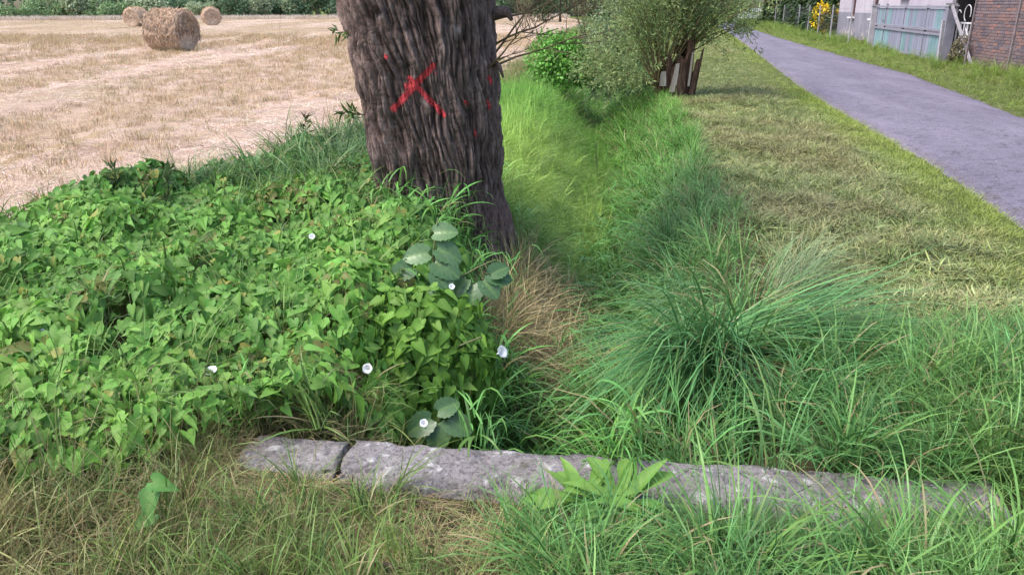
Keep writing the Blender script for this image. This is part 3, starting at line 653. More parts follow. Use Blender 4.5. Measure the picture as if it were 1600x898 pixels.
TF = np.stack([ii[:-1].ravel(), j2[:-1].ravel(), j2[1:].ravel(), ii[1:].ravel()], 1)
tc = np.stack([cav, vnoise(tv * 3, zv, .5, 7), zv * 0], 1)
t = NT("bark"); co = t.coord(); c = t.sep(t.attr("col"))
n1 = t.noise(t.scale(co, (1, 1, .35)), 7, 6, .65); n2 = t.noise(t.scale(co, (1, 1, .22)), 55, 6, .7)
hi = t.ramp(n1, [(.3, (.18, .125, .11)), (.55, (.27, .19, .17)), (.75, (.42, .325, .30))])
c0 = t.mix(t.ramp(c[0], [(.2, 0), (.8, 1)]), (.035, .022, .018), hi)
zsep = t.n("SeparateXYZ"); t.l(co, zsep.inputs[0])
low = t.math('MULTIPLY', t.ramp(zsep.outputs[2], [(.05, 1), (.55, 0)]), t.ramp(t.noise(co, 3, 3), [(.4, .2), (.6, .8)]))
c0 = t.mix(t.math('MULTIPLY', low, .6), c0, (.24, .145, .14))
c0 = t.mix(t.ramp(n2, [(.38, .75), (.58, 0)]), c0, (.06, .045, .042))
c0 = t.mix(t.ramp(t.noise(co, 4.5, 4, .6), [(.60, 0), (.72, .35)]), c0, (.33, .31, .32))
t.bump(n2, .9, .012)
M_bark = t.fin(c0, .92, .15)
willow = empty("willow_tree", (TREE[0], TREE[1], 0), "massive old willow trunk with deeply furrowed grey bark and a red paint cross", "tree")
loc0 = np.array([TREE[0], TREE[1], 0])
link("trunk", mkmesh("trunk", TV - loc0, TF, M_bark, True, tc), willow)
# sprayed mark: shell lying on the bark
strokes = [((-.535, 1.215), (-.82, .925), .021), ((-.70, 1.13), (-.475, .885), .018), ((-.72, 1.08), (-.68, 1.10), .022), ((-.545, 1.235), (-.53, 1.18), .020), ((-.855, 1.28), (-.85, 1.27), .012), ((-.165, 1.12), (-.15, 1.08), .011),
           ((-.175, .96), (-.16, .9), .008), ((-.265, .77), (-.262, .72), .008), ((-.33, .98), (-.31, .95), .007)]
def sdist(px, pz, ks):
    best = np.full(px.shape, 9.)
    for (x0, z0), (x1, z1), w in [strokes[k] for k in ks]:
        dx, dz = x1 - x0, z1 - z0; q = np.clip(((px - x0) * dx + (pz - z0) * dz) / (dx * dx + dz * dz), 0, 1)
        best = np.minimum(best, np.hypot(px - x0 - q * dx, pz - z0 - q * dz) / w)
    return best
t = NT("red_spray_paint"); c = t.sep(t.attr("col")); co = t.coord()
al = t.math('ADD', t.math('MULTIPLY', c[0], .75), t.math('ADD', t.math('MULTIPLY', c[1], .7), t.math('MULTIPLY', t.noise(co, 50, 6, .85), 1.5)))
alf = t.ramp(t.math('SUBTRACT', al, 1.42), [(.0, 0), (.5, .9)])
t.fin(t.ramp(t.noise(co, 25, 4), [(.35, (.45, .03, .04)), (.7, (.80, .09, .10))]), .6, .3); t.l(alf, t.b.inputs["Alpha"])
front = TV[:, 1] < TREE[1] - .1
for ks_ in ((0, 1, 2), (3,), (4,), (5,), (6,), (7,), (8,)):
    sdv = sdist(TV[:, 0], TV[:, 2], ks_); pf = (sdv[TF].min(1) < 1.7) & front[TF].all(1); used, inv = np.unique(TF[pf], return_inverse=True)
    PV = TV[used] + np.stack([np.cos(tv[used]), np.sin(tv[used]), used * 0.], 1) * .0022
    pc = np.stack([np.clip(1.7 - sdv[used], 0, 1), cav[used], used * 0.], 1); big_ = len(ks_) > 1
    o = link("paint_mark" if big_ else "paint_spot", mkmesh("paint", PV - loc0, inv.reshape(-1, 4), t.m, True, pc.astype(np.float32)), willow)
    if big_: o["label"] = "red sprayed cross"
# top: pollard head, limbs out of view
t = NT("twig_bark"); n = t.noise(t.coord(), 14, 4); M_twig = t.fin(t.ramp(n, [(.3, (.09, .065, .04)), (.7, (.19, .15, .095))]), .85, .2)
top = MB()
for k in range(7):
    a = k * .9 + .3; r0 = .32
    pts = [(r0 * .6 * math.cos(a) - .25, r0 * .6 * math.sin(a), 3.1 + .1 * k % .3)]
    for q in range(1, 7): pts.append((-.25 + (.3 + .16 * q) * math.cos(a), (.3 + .16 * q) * math.sin(a), 3.2 + .55 * q + .05 * math.sin(q * 2 + k)))
    top.tube(pts, [.22, .19, .16, .13, .10, .07, .03], 8)
top.build("limb", M_bark, willow, True)
cap = MB(); n0 = 24
V = [(-.30, 0, 3.72)] + [(-.30 + .56 * math.cos(2 * PI * k / n0), .56 * math.sin(2 * PI * k / n0), 3.5) for k in range(n0)]
cap.add(V, [(0, 1 + k, 1 + (k + 1) % n0) for k in range(n0)]); cap.build("trunk_head", M_bark, willow, True)

# ------------------------------------------------------------ generic leaves
def leafcloud(P, D, Nn, size, w=.4, rng=R, fold=.15):
    """folded diamond leaves: base P, direction D, normal Nn"""
    n = len(P); D = D / (np.linalg.norm(D, axis=1)[:, None] + 1e-9); S = np.cross(D, Nn); S /= np.linalg.norm(S, axis=1)[:, None] + 1e-9
    U = np.cross(S, D); s = size * rng.uniform(.6, 1.35, n)[:, None]
    V = np.stack([P, P + D * s * .45 + S * s * w / 2 + U * s * fold, P + D * s, P + D * s * .45 - S * s * w / 2 + U * s * fold], 1)
    b = (np.arange(n) * 4)[:, None]; F = np.concatenate([b + np.array([[0, 1, 2]]), b + np.array([[0, 2, 3]])])
    return V.reshape(-1, 3), F
def leaf_cols(n, rng=R): 
    return np.repeat(np.stack([rng.uniform(0, 1, n), rng.uniform(0, 1, n) ** 2 * .8, (rng.uniform(0, 1, n) < .02) * .8], 1), 4, 0)
def path(p0, d0, L, n, grav, rng, wig=.06, up=0.0):
    p = np.array(p0, float); d = np.array(d0, float); d /= np.linalg.norm(d); pts = [p.copy()]
    for i in range(n):
        d = d + np.array([0, 0, up - grav * (i / n)]) + rng.normal(0, wig, 3); d /= np.linalg.norm(d); p = p + d * L / n; pts.append(p.copy())
    return np.array(pts)
def shoot_leaves(pts, n, size, rng, t0=.25, spread=.05, w=.2):
    q = rng.uniform(t0, 1, n) * (len(pts) - 1); i = np.minimum(q.astype(int), len(pts) - 2); f = (q - i)[:, None]
    P = pts[i] * (1 - f) + pts[i + 1] * f + rng.normal(0, spread, (n, 3)); T = pts[i + 1] - pts[i]; T /= np.linalg.norm(T, axis=1)[:, None]
    D = T * .8 + rng.normal(0, .6, (n, 3)) + np.array([0, 0, -.15])
    return leafcloud(P, D, rng.normal(0, 1, (n, 3)), size, w, rng)
def addleaves(parts):
    V = []; F = []; n = 0
    for v, f in parts: V.append(v); F.append(f + n); n += len(v)
    return np.concatenate(V), np.concatenate(F)
# side twigs on the old trunk (right side, bare) and leafy sprigs left
rng = np.random.default_rng(11)
tw = MB()
def spray(mb, p0, d0, L, n, depth, r, rng):
    pts = path(p0, d0, L, n, -.05, rng, .10); mb.tube(pts, list(np.linspace(r, r * .35, n + 1)), 5)
    if depth:
        for k in range(rng.integers(3, 6)):
            i = rng.integers(1, n); d = (pts[i + 1] - pts[i]); d /= np.linalg.norm(d); spray(mb, pts[i], d + rng.normal(0, .45, 3), L * rng.uniform(.35, .6), 5, depth - 1, r * .5, rng)
for z, az, L in ((1.18, -.35, .75), (1.25, -.1, .9), (1.32, .15, .8), (1.50, -.2, .7), (1.62, .2, .85), (1.15, -.55, .55)):
    tb = MB(); p0 = (.46 * math.cos(az) * 1.0 - .04, .46 * math.sin(az), z)
    spray(tb, p0, (math.cos(az), math.sin(az) * .8, rng.uniform(.35, 1.1)), L, 7, 2, .009, rng)
    tb.build("twig", M_twig, willow, True)
for pts, rd in (([(.44, -.12, 1.55), (.53, -.14, 1.56), (.56, -.14, 1.50)], [.05, .035, .012]), ([(.41, -.22, 1.25), (.47, -.27, 1.20), (.50, -.28, 1.12)], [.022, .018, .006])):
    kn = MB(); kn.tube(pts, rd, 7); kn.build("snag", M_bark, willow, True)
M_sprig = blade_mat("sprig_leaf", (.07, .13, .035), .3)
for (x0, y0, z0, dx, L) in ((-.52, -.1, 1.42, -1, .18), (-.50, -.15, .85, -1, .2), (-.5, -.2, .50, -.8, .3)):
    tb = MB(); pts = path((x0, y0, z0), (dx, -.3, .1), L, 6, -.03 if z0 < 1 else .2, rng, .12); tb.tube(pts, list(np.linspace(.005, .002, 7)), 5)
    sp = tb.build("sprig", M_twig, willow, True)
    lv = shoot_leaves(pts, 16 if z0 > 1 else 30, .085, rng, .2, .01, .22); o = link("leaves", mkmesh("leaves", lv[0], lv[1], M_sprig, True, leaf_cols(len(lv[0]) // 4, rng)), sp); o["kind"] = "stuff"

# ------------------------------------------------------------ culvert beam
t = NT("weathered_concrete"); co = t.coord(); n1 = t.noise(co, 5, 6, .65); n2 = t.noise(co, 45, 6, .75); n3 = t.noise(co, 16, 5, .6)
c = t.ramp(n1, [(.3, (.23, .21, .21)), (.6, (.34, .31, .315)), (.8, (.45, .42, .42))])
c = t.mix(t.ramp(n2, [(.36, .75), (.52, 0)]), c, (.09, .075, .08)); c = t.mix(t.ramp(n3, [(.58, 0), (.66, .8)]), c, (.62, .60, .60)); c = t.mix(t.ramp(t.noise(co, 28, 6, .75), [(.36, .8), (.44, 0)]), c, (.10, .085, .085))
c = t.mix(t.ramp(t.noise(co, 8, 4), [(.55, 0), (.75, .5)]), c, (.13, .13, .06))
t.bump(t.math('ADD', n2, t.math('MULTIPLY', n3, 1.5)), 1.0, .02); M_conc = t.fin(c, .95, .1)
bdir = Vector((BEAM[1][0] - BEAM[0][0], BEAM[1][1] - BEAM[0][1], 0)); BL = bdir.length; brz = math.atan2(bdir.y, bdir.x)
beam = empty("concrete_beam", (BEAM[0][0], BEAM[0][1], 0), "long weathered grey concrete beam edging the culvert in the grass", "beam", rz=brz)
def slab_piece(x0, x1, jag0, jag1, dz=0, skew=0):
    nxs = max(8, int((x1 - x0) / .02)); prof = [(-.115, -.45), (-.115, .010), (-.112, .024), (-.10, .036), (-.075, .045), (-.02, .050), (.03, .053), (.09, .054), (.118, .050), (.128, .036), (.13, -.02), (.13, -.45)]
    V = []; F = []; m = len(prof)
    for i in range(nxs + 1):
        f = i / nxs
        for k, (py, pz) in enumerate(prof):
            x = x0 + (x1 - x0) * f
            if i == 0: x += jag0 * (float(vnoise(k * .9, 1.7, 1, 3)) - .3)
            if i == nxs: x -= jag1 * (float(vnoise(k * .9, 5.7, 1, 4)) - .3)
            nn = float(fbm(x, py * 2 + 5, .16, 31)) - .5; n4 = float(vnoise(x * 1.0, py + 3, .03, 32)) - .5
            er = (k in (2, 3, 8, 9)) * (float(vnoise(x, k, .06, 36)) ** 2) * .022
            V.append((x, py + nn * .010 + skew * (x - x0) - er * (1 if py > 0 else -1) * .8, pz + dz + (nn * .012 + n4 * .005 - er if pz > -.1 else 0) - .035 * (x - 1.2) ** 2 * 0))
    for i in range(nxs):
        for k in range(m - 1): F.append((i * m + k, i * m + k + 1, (i + 1) * m + k + 1, (i + 1) * m + k)[::-1])
    F.append(tuple(range(m))); F.append(tuple(nxs * m + k for k in range(m))[::-1]); mb = MB(); mb.add(V, F); return mb
slab_piece(.02, .402, .05, .035, -.004, .004).build("beam_segment", M_conc, beam, True)["label"] = "short broken end piece"
slab_piece(.412, BL - .14, .04, .03, 0).build("beam_segment", M_conc, beam, True)
rb = MB()
for k in range(9):
    rb.box((.40 + random.uniform(-.03, .035), .08 - k * .022, .022 + random.uniform(-.006, .006)), (random.uniform(.012, .03),) * 3, jit=.006)
o = rb.build("rubble", M_conc, beam); o["kind"] = "stuff"

# ------------------------------------------------------------ sapling smothered in bindweed (the mound)
M_hazel = leaf_mat("sapling_leaf", obj_rand=True, a=(.05, .12, .045), b=(.10, .19, .075), rough=.38, trans=.18, spec=.5)
def broad_leaf(name, mat, n=12):
    V = []; F = []; C = []
    for j in range(n + 1):
        v = j / n; w = .46 * math.sin(PI * min(1, (v * .93 + .05)) ** .85) ** .62 * (1 + .05 * math.sin(j * PI))
        for i in range(9):
            u = (i - 4) / 4; x = u * w * (1 + (.07 if j % 2 else -.05) * (abs(u) > .9)); vv = v - .13 * abs(u) ** 1.5 * (1 - v) + .10 * abs(u) * 0
            z = .14 * abs(u) ** 1.3 * w * 2 - .22 * v * v + .036 * math.sin((v * 7.5 - abs(u) * 1.6) * 2 * PI) * (1 - .3 * abs(u)) * min(1, abs(u) * 3)
            V.append((x, vv, z)); C.append((max(0, 1 - abs(u) * 5) + .5 * max(0, math.sin((v * 7.5 - abs(u) * 1.6) * 2 * PI)) * .6, v, 0))
    for j in range(n):
        for i in range(8): a = j * 9 + i; F.append((a, a + 1, a + 10, a + 9))
    return mkmesh(name, V, F, mat, True, np.array(C, np.float32))
LB = broad_leaf("sapling_leaf", M_hazel)
sap = empty("sapling", (-.42, 4.05, -.15), "broad leaved sapling rising through bindweed just before the willow trunk", "sapling")
def place_leaf(root, me, w, n, tip, s, name="leaf"):
    """leaf with base at world w, normal n, tip direction tip"""
    e = rot_frame(np.array([n], float), np.array([tip], float))[0]
    return link(name, me, root, tuple(np.array(w) - np.array(root.location)), tuple(e), s)
M_stem = simple("green_stem", (.10, .13, .05), (.16, .14, .07), 8, .7)
st = MB(); st.tube([(0, 0, -.1), (.02, .02, .25), (.0, .05, .5), (.03, .06, .70)], [.009, .008, .006, .003], 6); st.build("stem", M_stem, sap, True)
st = MB(); st.tube([(.01, .02, .2), (.12, -.02, .38), (.24, -.05, .46), (.33, -.05, .50)], [.006, .005, .004, .002], 6); st.build("branch", M_stem, sap, True)
st = MB(); st.tube([(.01, .02, .2), (-.08, -.02, .38), (-.16, -.05, .46)], [.006, .005, .003], 6); st.build("branch", M_stem, sap, True)
for (dx, dy, z, s, tx, tz) in ((.01, .04, .47, .125, .6, .25), (-.02, .0, .37, .135, -.9, 0), (.03, -.01, .40, .14, .7, -.2), (.02, -.05, .34, .15, .8, -.5), (.02, -.10, .30, .14, .5, -.6), (-.1, -.03, .30, .13, -.9, -.3),
                            (-.14, -.06, .26, .14, -.8, -.4), (-.02, -.12, .22, .15, .1, -.9), (.30, -.04, .26, .12, .9, .1), (.27, -.06, .24, .12, .5, -.6), (.22, -.06, .22, .125, .0, -.9), (.18, -.04, .24, .11, -.5, -.7), (.31, -.05, .27, .11, .4, .6)):
    place_leaf(sap, LB, (-.42 + dx, 4.05 + dy, z), (random.uniform(-.3, .3), -.75, .75), (tx, -.25, tz), s)

mound = empty("bindweed_mound", (-.42, 3.55, -.25), "dense dome of hanging bright green bindweed leaves at the ditch edge", "bindweed")
MC = np.array([-.47, 3.62, -.10]); MR = np.array([.40, .34, .47])
rng = np.random.default_rng(21); n = 1700
q = rng.normal(0, 1, (n, 3)); q /= np.linalg.norm(q, axis=1)[:, None]; q[:, 1] = -np.abs(q[:, 1]) * np.where(rng.uniform(0, 1, n) < .8, 1, -1)
lump = 1 + .16 * (fbm(q[:, 0] * 2 + 5, q[:, 2] * 2 + q[:, 1], .5, 33) - .5) * 2; dep = 1 - rng.uniform(0, 1, n) ** 2 * .22
P = MC + q * MR * (lump * dep)[:, None]; P = P[P[:, 2] > ground(P[:, 0], P[:, 1])]; q = q[:len(P)] if False else (P - MC) / MR; q /= np.linalg.norm(q, axis=1)[:, None]
n = len(P); nr_ = q * np.array([1, 1, .55]) + np.array([0, -.15, .35]) + rng.normal(0, .40, (n, 3)); tp = np.stack([rng.normal(0, .6, n), -.15 + rng.normal(0, .3, n), -1 + rng.normal(0, .4, n)], 1)
front = (q[:, 1] < -.1) | (q[:, 2] > .5); order = np.argsort(-(front * 1.0 + rng.uniform(0, .3, n) + .6 * np.linalg.norm((P - MC) / MR, axis=1))); ind = order[:299]; rest = order[299:]
LM = [leaf_mesh("bindweed_leaf", M_leafo, "heart", f, d) for f, d in ((.35, .3), (.15, .45), (.45, .15))]
er = rot_frame(nr_, tp)
for k in ind:
    link("leaf", LM[k % 3], mound, tuple(P[k] - np.array(mound.location)), tuple(er[k]), .074 * random.uniform(.5, 1.25))
nr2 = len(rest)
scatter("leaves", None, leafs, P[rest] - np.array(mound.location), er[rest], .075 * rng.uniform(.6, 1.2, nr2), rng.integers(0, 4, nr2), tints((.08, .19, .025), (.15, .30, .04), rng.uniform(0, 1, nr2), rng), parent=mound)
st = MB()
for k in range(6): st.tube([(random.uniform(-.1, .1), .05, .05), (random.uniform(-.2, .2), random.uniform(-.15, .1), .25), (random.uniform(-.3, .3), random.uniform(-.25, .05), .45)], .004, 5)
st.build("stems", M_stem, mound, True)["kind"] = "stuff"
# three dark broad leaves under the mound
low = empty("sapling", (-.32, 3.12, -.3), "cluster of dark corrugated leaves hanging under the bindweed mound", "sapling")
st = MB(); st.tube([(0, .1, -.2), (0, .04, .1), (.0, 0, .22)], [.006, .005, .003], 6); st.build("stem", M_stem, low, True)
for (dx, z, s, tx, tz) in ((-.03, -.09, .12, -.8, -.35), (0, -.11, .125, 0, -.9), (.04, -.09, .12, .8, -.3), (.0, -.05, .10, .3, .4)):
    place_leaf(low, LB, (-.32 + dx, 3.10, z), (0, -.8, .6), (tx, -.3, tz), s)
# lone bindweed spray with three big leaves in the foreground
M_leafb = leaf_mat("large_bindweed_leaf", obj_rand=True, a=(.07, .20, .05), b=(.10, .26, .06))
LBg = leaf_mesh("large_leaf", M_leafb, "heart", .42, .25)
def ground_sprig(px, py, leaves, label, cat="plant", mesh=LBg):
    r = empty("bindweed_sprig" if cat == "bindweed" else "plant", (px, py, 0), label, cat)
    s_ = MB(); top_ = max(l[1] for l in leaves) + .02; s_.tube([(0, .03, -.04), (.01, .01, top_ * .5), (0, 0, top_)], [.003, .0025, .002], 5); s_.build("stem", M_stem, r, True)
    for (dx, z, s, tx, tz) in leaves: place_leaf(r, mesh, (px + dx, py - .01, z), (random.uniform(-.15, .15), -.7, .75), (tx, -.4, tz), s)
    return r
ground_sprig(-1.12, 2.16, ((.01, .21, .085, .25, .35), (.0, .17, .10, .05, -.9), (-.01, .09, .085, -.8, -.5)), "three large smooth bindweed leaves one above another in the dry foreground grass", "bindweed")

# flowers: white bindweed trumpets
t = NT("white_petal"); M_pet = t.fin((.82, .82, .84), .5, .3); t.translucent((.8, .8, .82), .25)
def trumpet():
    V = []; F = []; n = 15
    for j, (r, z) in enumerate(((.06, 0), (.12, .35), (.30, .7), (.62, .95), (.66, .93))):
        for k in range(n): a = 2 * PI * k / n; rr_ = r * (1 + .05 * math.cos(5 * a) * (j > 2)); V.append((rr_ * math.cos(a), rr_ * math.sin(a), z))
    for j in range(4):
        for k in range(n): F.append((j * n + k, j * n + (k + 1) % n, (j + 1) * n + (k + 1) % n, (j + 1) * n + k))
    return mkmesh("bindweed_flower", V, F, M_pet, True)
TM = trumpet()
fl = [(-.07, 3.42, .075, .045, "white trumpet flower at the right edge of the bindweed mound", (.6, -.5, .5)),
      (-.62, 3.18, .11, .034, "white trumpet flower low on the left of the bindweed mound", (-.1, -.8, .5)),
      (-1.22, 2.98, .17, .040, "white trumpet flower facing up amid leaves on the left bank", (-.1, -.3, .9)),
      (-.36, 2.93, -.02, .026, "small white flower just behind the concrete beam", (0, -.7, .6)),
      (-2.05, 3.25, .24, .028, "small white flower farthest left on the leafy bank", (0, -.5, .8)),
      (-1.12, 4.35, .37, .026, "small white flower high on the bank left of the sapling", (.1, -.7, .6)),
      (-.29, 3.62, .33, .022, "small white bud on top of the bindweed mound", (.2, -.7, .6))]
for (px, py, pz, s, lab, nd) in fl:
    o = link("bindweed_flower", TM, None, (px, py, pz), Vector(nd).to_track_quat('Z', 'Y').to_euler(), s); tag(o, lab, "flower")

# dandelion like rosette on the beam edge
M_dand = leaf_mat("rosette_leaf", obj_rand=True, a=(.10, .24, .035), b=(.17, .32, .06)); LD = leaf_mesh("rosette_leaf", M_dand, "oblong", .45, .5)
LD2 = leaf_mesh("rosette_leaf", M_dand, "lance", .5, .3)
ros = empty("dandelion", (.30, 2.27, .03), "light green rosette of broad leaves overlapping the concrete beam", "plant")
for k in range(34):
    a = k * 2.4; up = .15 + 1.1 * (k % 5) / 4; l_ = Vector((math.cos(a), math.sin(a) * .8, up)); b_ = Vector((.30 + (k % 3 - 1) * .06, 2.25, .075)) + Vector((math.cos(a), math.sin(a), 0)) * .03
    place_leaf(ros, (LD, LD2)[k % 2], b_, (-math.cos(a) * up, -math.sin(a) * up - .2, 1.0), l_, random.uniform(.10, .18))

# ------------------------------------------------------------ sedge tussocks (things)
def tussock(px, py, label, n, L, W, rad_, a0, curl, tint, az=None, azs=.6, seed=1, dead=.04, z=None, cat="grass tussock", segs=7, droop=1.5, asd=None):
    v, f, c = blades(n, L, .28, W, rad_, a0, curl * .9 if False else curl, np.random.default_rng(seed), segs=segs, out=1, az=az, azs=azs, dead=dead, droop=droop, asd=asd)
    m = blade_mat("tussock_blade", tint, .22, .42); z = float(ground(px, py)) if z is None else z
    o = link("grass_tussock", mkmesh("grass_tussock", v, f, m, True, c), None, (px, py, z)); return tag(o, label, cat)
tussock(.98, 3.62, "large dark bluish green tussock combed down to the left in the ditch", 640, .84, .0085, .20, .95, .95, (.085, .25, .09), asd=.2, az=PI + 1.0, azs=.30, seed=3, z=-.05)
tussock(1.10, 3.72, "dark tussock with long blades combed down to the right", 560, .80, .0080, .18, 1.1, .6, (.09, .26, .09), asd=.18, az=-.35, azs=.32, seed=4, z=-.02)
tussock(1.12, 3.02, "arching green tussock hanging over just behind the concrete beam", 460, .56, .0080, .15, .40, 1.9, (.09, .26, .085), seed=5, z=-.20, az=-PI / 2, azs=1.3)
tussock(1.22, 4.85, "pale blue green tussock on the upper right bank of the ditch", 420, .55, .0058, .2, .6, 1.4, (.13, .28, .12), az=PI + .9, azs=.7, seed=6)
tussock(1.45, 6.6, "blue green tussock farther along the right bank", 260, .48, .0055, .2, .4, 1.6, (.11, .26, .10), seed=7, az=PI + .6, azs=.9)
tussock(.62, 3.5, "broad bladed bright green tussock in the ditch bottom", 240, .62, .011, .18, .2, 1.4, (.065, .17, .035), seed=8, z=-.55)
tussock(1.62, 4.45, "greyish tussock with faded blades at the verge edge", 300, .5, .004, .15, .5, 1.6, (.20, .28, .15), seed=9, az=.2, azs=.9, dead=.1)
for k, (px, py, lab, L, tn_) in enumerate(((.62, 1.86, "bright arching tussock nearest the bottom edge in front of the beam", .50, (.085, .21, .05)), (1.12, 1.84, "tall arching tussock in front of the beam right of the rosette", .58, (.09, .215, .055)),
      (1.50, 1.98, "drooping tussock overhanging the right end of the beam", .48, (.08, .20, .05)), (.20, 1.88, "low tussock in front of the rosette of broad leaves", .42, (.085, .21, .05)))):
    tussock(px, py, lab, 130, L * .9, .0085, .09, .30, 2.3, tn_, seed=20 + k, z=-.04, dead=.06)

# small forb stems at the field edge
def forb(px, py, h, label, tint, nl=26, lean=(.1, 0), ls=.09, seed=1):
    rg = np.random.default_rng(seed); r = empty("wild_plant", (px, py, float(ground(px, py))), label, "plant"); pts = path((0, 0, 0), (lean[0], lean[1], 1), h, 7, .0, rg, .05)
    s_ = MB(); s_.tube(pts, list(np.linspace(.005, .002, 8)), 5); s_.build("stem", M_stem, r, True)
    lv = shoot_leaves(pts, nl, ls, rg, .25, .004, .24); o = link("leaves", mkmesh("leaves", lv[0], lv[1], blade_mat("forb_leaf", tint, .25), True, leaf_cols(nl, rg)), r); o["kind"] = "stuff"
forb(-2.75, 5.55, .55, "tall dark leafy weed standing up at the field edge on the far left", (.07, .12, .04), 60, (.05, .0), seed=2)
forb(-2.5, 5.6, .6, "shorter dark leafy weed just right of the tall one at the field edge", (.08, .13, .05), 40, (.15, 0), seed=3)
forb(-1.9, 7.6, .62, "tall brownish weed left of the willow trunk", (.12, .09, .04), 46, (-.05, 0), seed=4)
forb(-1.45, 7.0, .6, "leaning dark green weed tight beside the willow trunk", (.06, .11, .05), 70, (-.2, 0), seed=5)
forb(-9.2, 33.0, 1.3, "thin bare stalk standing alone in the stubble field", (.15, .11, .05), 6, (.02, 0), .06, seed=6)
forb(1.25, 11.6, .75, "purple tinged seed spike in the ditch grass", (.16, .12, .16), 70, (.0, 0), .03, seed=7)
# stick and stone in the foreground
stt = MB(); stt.tube([(-.11, .045, .02), (-.04, .02, .035), (.03, -.005, .03), (.11, -.03, .02)], [.006, .012, .011, .005], 8)
o = stt.build("stick", simple("bark_stick", (.05, .035, .025), (.14, .10, .07), 20, .9), None, True, loc=(-.44, 2.03, -.02)); tag(o, "short dark broken stick lying in the foreground grass", "stick")
sb = MB(); ns = 14
for j in range(9):
    v = PI * j / 8
    for k in range(ns):
        a = 2 * PI * k / ns; rr_ = 1 + .25 * (float(fbm(math.cos(a) + 3, math.sin(a) + v, .7, 9)) - .5); sb.V.append((.07 * rr_ * math.sin(v) * math.cos(a), .05 * rr_ * math.sin(v) * math.sin(a), .035 * math.cos(v) * rr_)); sb.C.append((.5, .5, 0))
for j in range(8):
    for k in range(ns): sb.F.append((j * ns + k, (j + 1) * ns + k, (j + 1) * ns + (k + 1) % ns, j * ns + (k + 1) % ns))
o = sb.build("stone", M_conc, None, True, loc=(-.93, 2.10, -.03)); tag(o, "small dark grey stone half hidden in dry grass", "stone")

# ------------------------------------------------------------ round straw bales
t = NT("bale_straw"); co = t.coord(); sp = t.n("SeparateXYZ"); t.l(co, sp.inputs[0])
n1 = t.noise(t.scale(co, (26, 4, 4)), 1.6, 6, .75, .4); n2 = t.noise(co, 5, 5, .6)
c = t.ramp(n1, [(.32, (.30, .20, .14)), (.5, (.58, .43, .32)), (.68, (.82, .66, .54))]); c = t.mix(t.ramp(n2, [(.4, .35), (.65, 0)]), c, (.30, .20, .13))
t.bump(n1, 1, .05); M_bale = t.fin(c, .9, .15)
def make_bale(px, py, ang, label, rr_=.74, L=1.35, seed=1, ns=2600):
    rg = np.random.default_rng(seed)
    root = empty("straw_bale", (px, py, rr_ * .94), label, "straw bale", "round straw bales on the stubble field", rz=ang)
    na, nl = 72, 20; V = []; F = []
    def surf(a, x, r):
        nn = (float(fbm(a * 2.2, x + 9, .5, seed)) - .5) * .10 + (float(vnoise(a * 9, x * 3, .6, seed + 2)) - .5) * .035
        z = r * (1 + nn) * math.sin(a); y = r * (1 + nn) * math.cos(a)
        if z < -rr_ * .92: z = -rr_ * .92
        return (x, y * (1 + .04 * (z < 0)), z)
    rings = [(L / 2 + .02, q) for q in (0.02, .2, .4, .6, .8, .93)] + [(L / 2 - .03, 1.0)] + [(L / 2 - L * k / nl, 1.0) for k in range(1, nl)] + [(-L / 2 + .03, 1.0)] + [(-L / 2 - .02, q) for q in (.93, .6, .3, .02)]
    for (x, q) in rings:
        for k in range(na):
            a = 2 * PI * k / na; p = surf(a, x, rr_ * q)
            if q < 1: p = (p[0] + .035 * math.sin(q * 30 + a) * (1 if x > 0 else -1) * (1 - q * .5), p[1], p[2])
            V.append(p)
    for j in range(len(rings) - 1):
        for k in range(na): F.append((j * na + k, (j + 1) * na + k, (j + 1) * na + (k + 1) % na, j * na + (k + 1) % na))
    F.append(tuple(range(na))[::-1]); F.append(tuple((len(rings) - 1) * na + k for k in range(na)))
    mb = MB(); mb.add(V, F); mb.build("straw_roll", M_bale, root, True)
    # wisps
    a = rg.uniform(-.5, PI + .5, ns); x = rg.uniform(-L / 2, L / 2, ns); endm = rg.uniform(0, 1, ns) < .25
    r = np.where(endm, rr_ * np.sqrt(rg.uniform(0, 1, ns)), rr_ * 1.02); x = np.where(endm, L / 2 + .03, x)
    P = np.stack([x, r * np.cos(a), np.maximum(r * np.sin(a), -rr_ * .9)], 1)
    Nn = np.stack([endm * 1., np.where(endm, 0, np.cos(a)), np.where(endm, 0, np.sin(a))], 1)
    T = np.stack([np.where(endm, 0, rg.normal(0, .5, ns)), -np.sin(a), np.cos(a)], 1) * rg.choice([-1, 1], ns)[:, None]; D = T + Nn * rg.uniform(.0, .5, (ns, 1)) + rg.normal(0, .25, (ns, 3)) * (1 - .7 * Nn)
    v, f = leafcloud(P, D, Nn, .17, .10, rg); cc = np.repeat(np.stack([rg.uniform(0, 1, ns), rg.uniform(0, .4, ns) * 0, (rg.uniform(0, 1, ns) < .15) * .7], 1), 4, 0)
    o = link("loose_straw", mkmesh("loose_straw", v, f, M_bstraw, True, cc), root); o["kind"] = "stuff"
M_bstraw = blade_mat("bale_wisp", (.80, .62, .48), .15, .6)
make_bale(-12.9, 31.9, math.radians(-16), "nearest large shaggy round straw bale with its end turned right", seed=3)
make_bale(-26.0, 73.3, math.radians(-66), "distant round straw bale standing alone to the right of the large one", seed=4, ns=900)
make_bale(-30.6, 69.0, math.radians(-100), "round straw bale half hidden behind the large one", seed=5, ns=900)

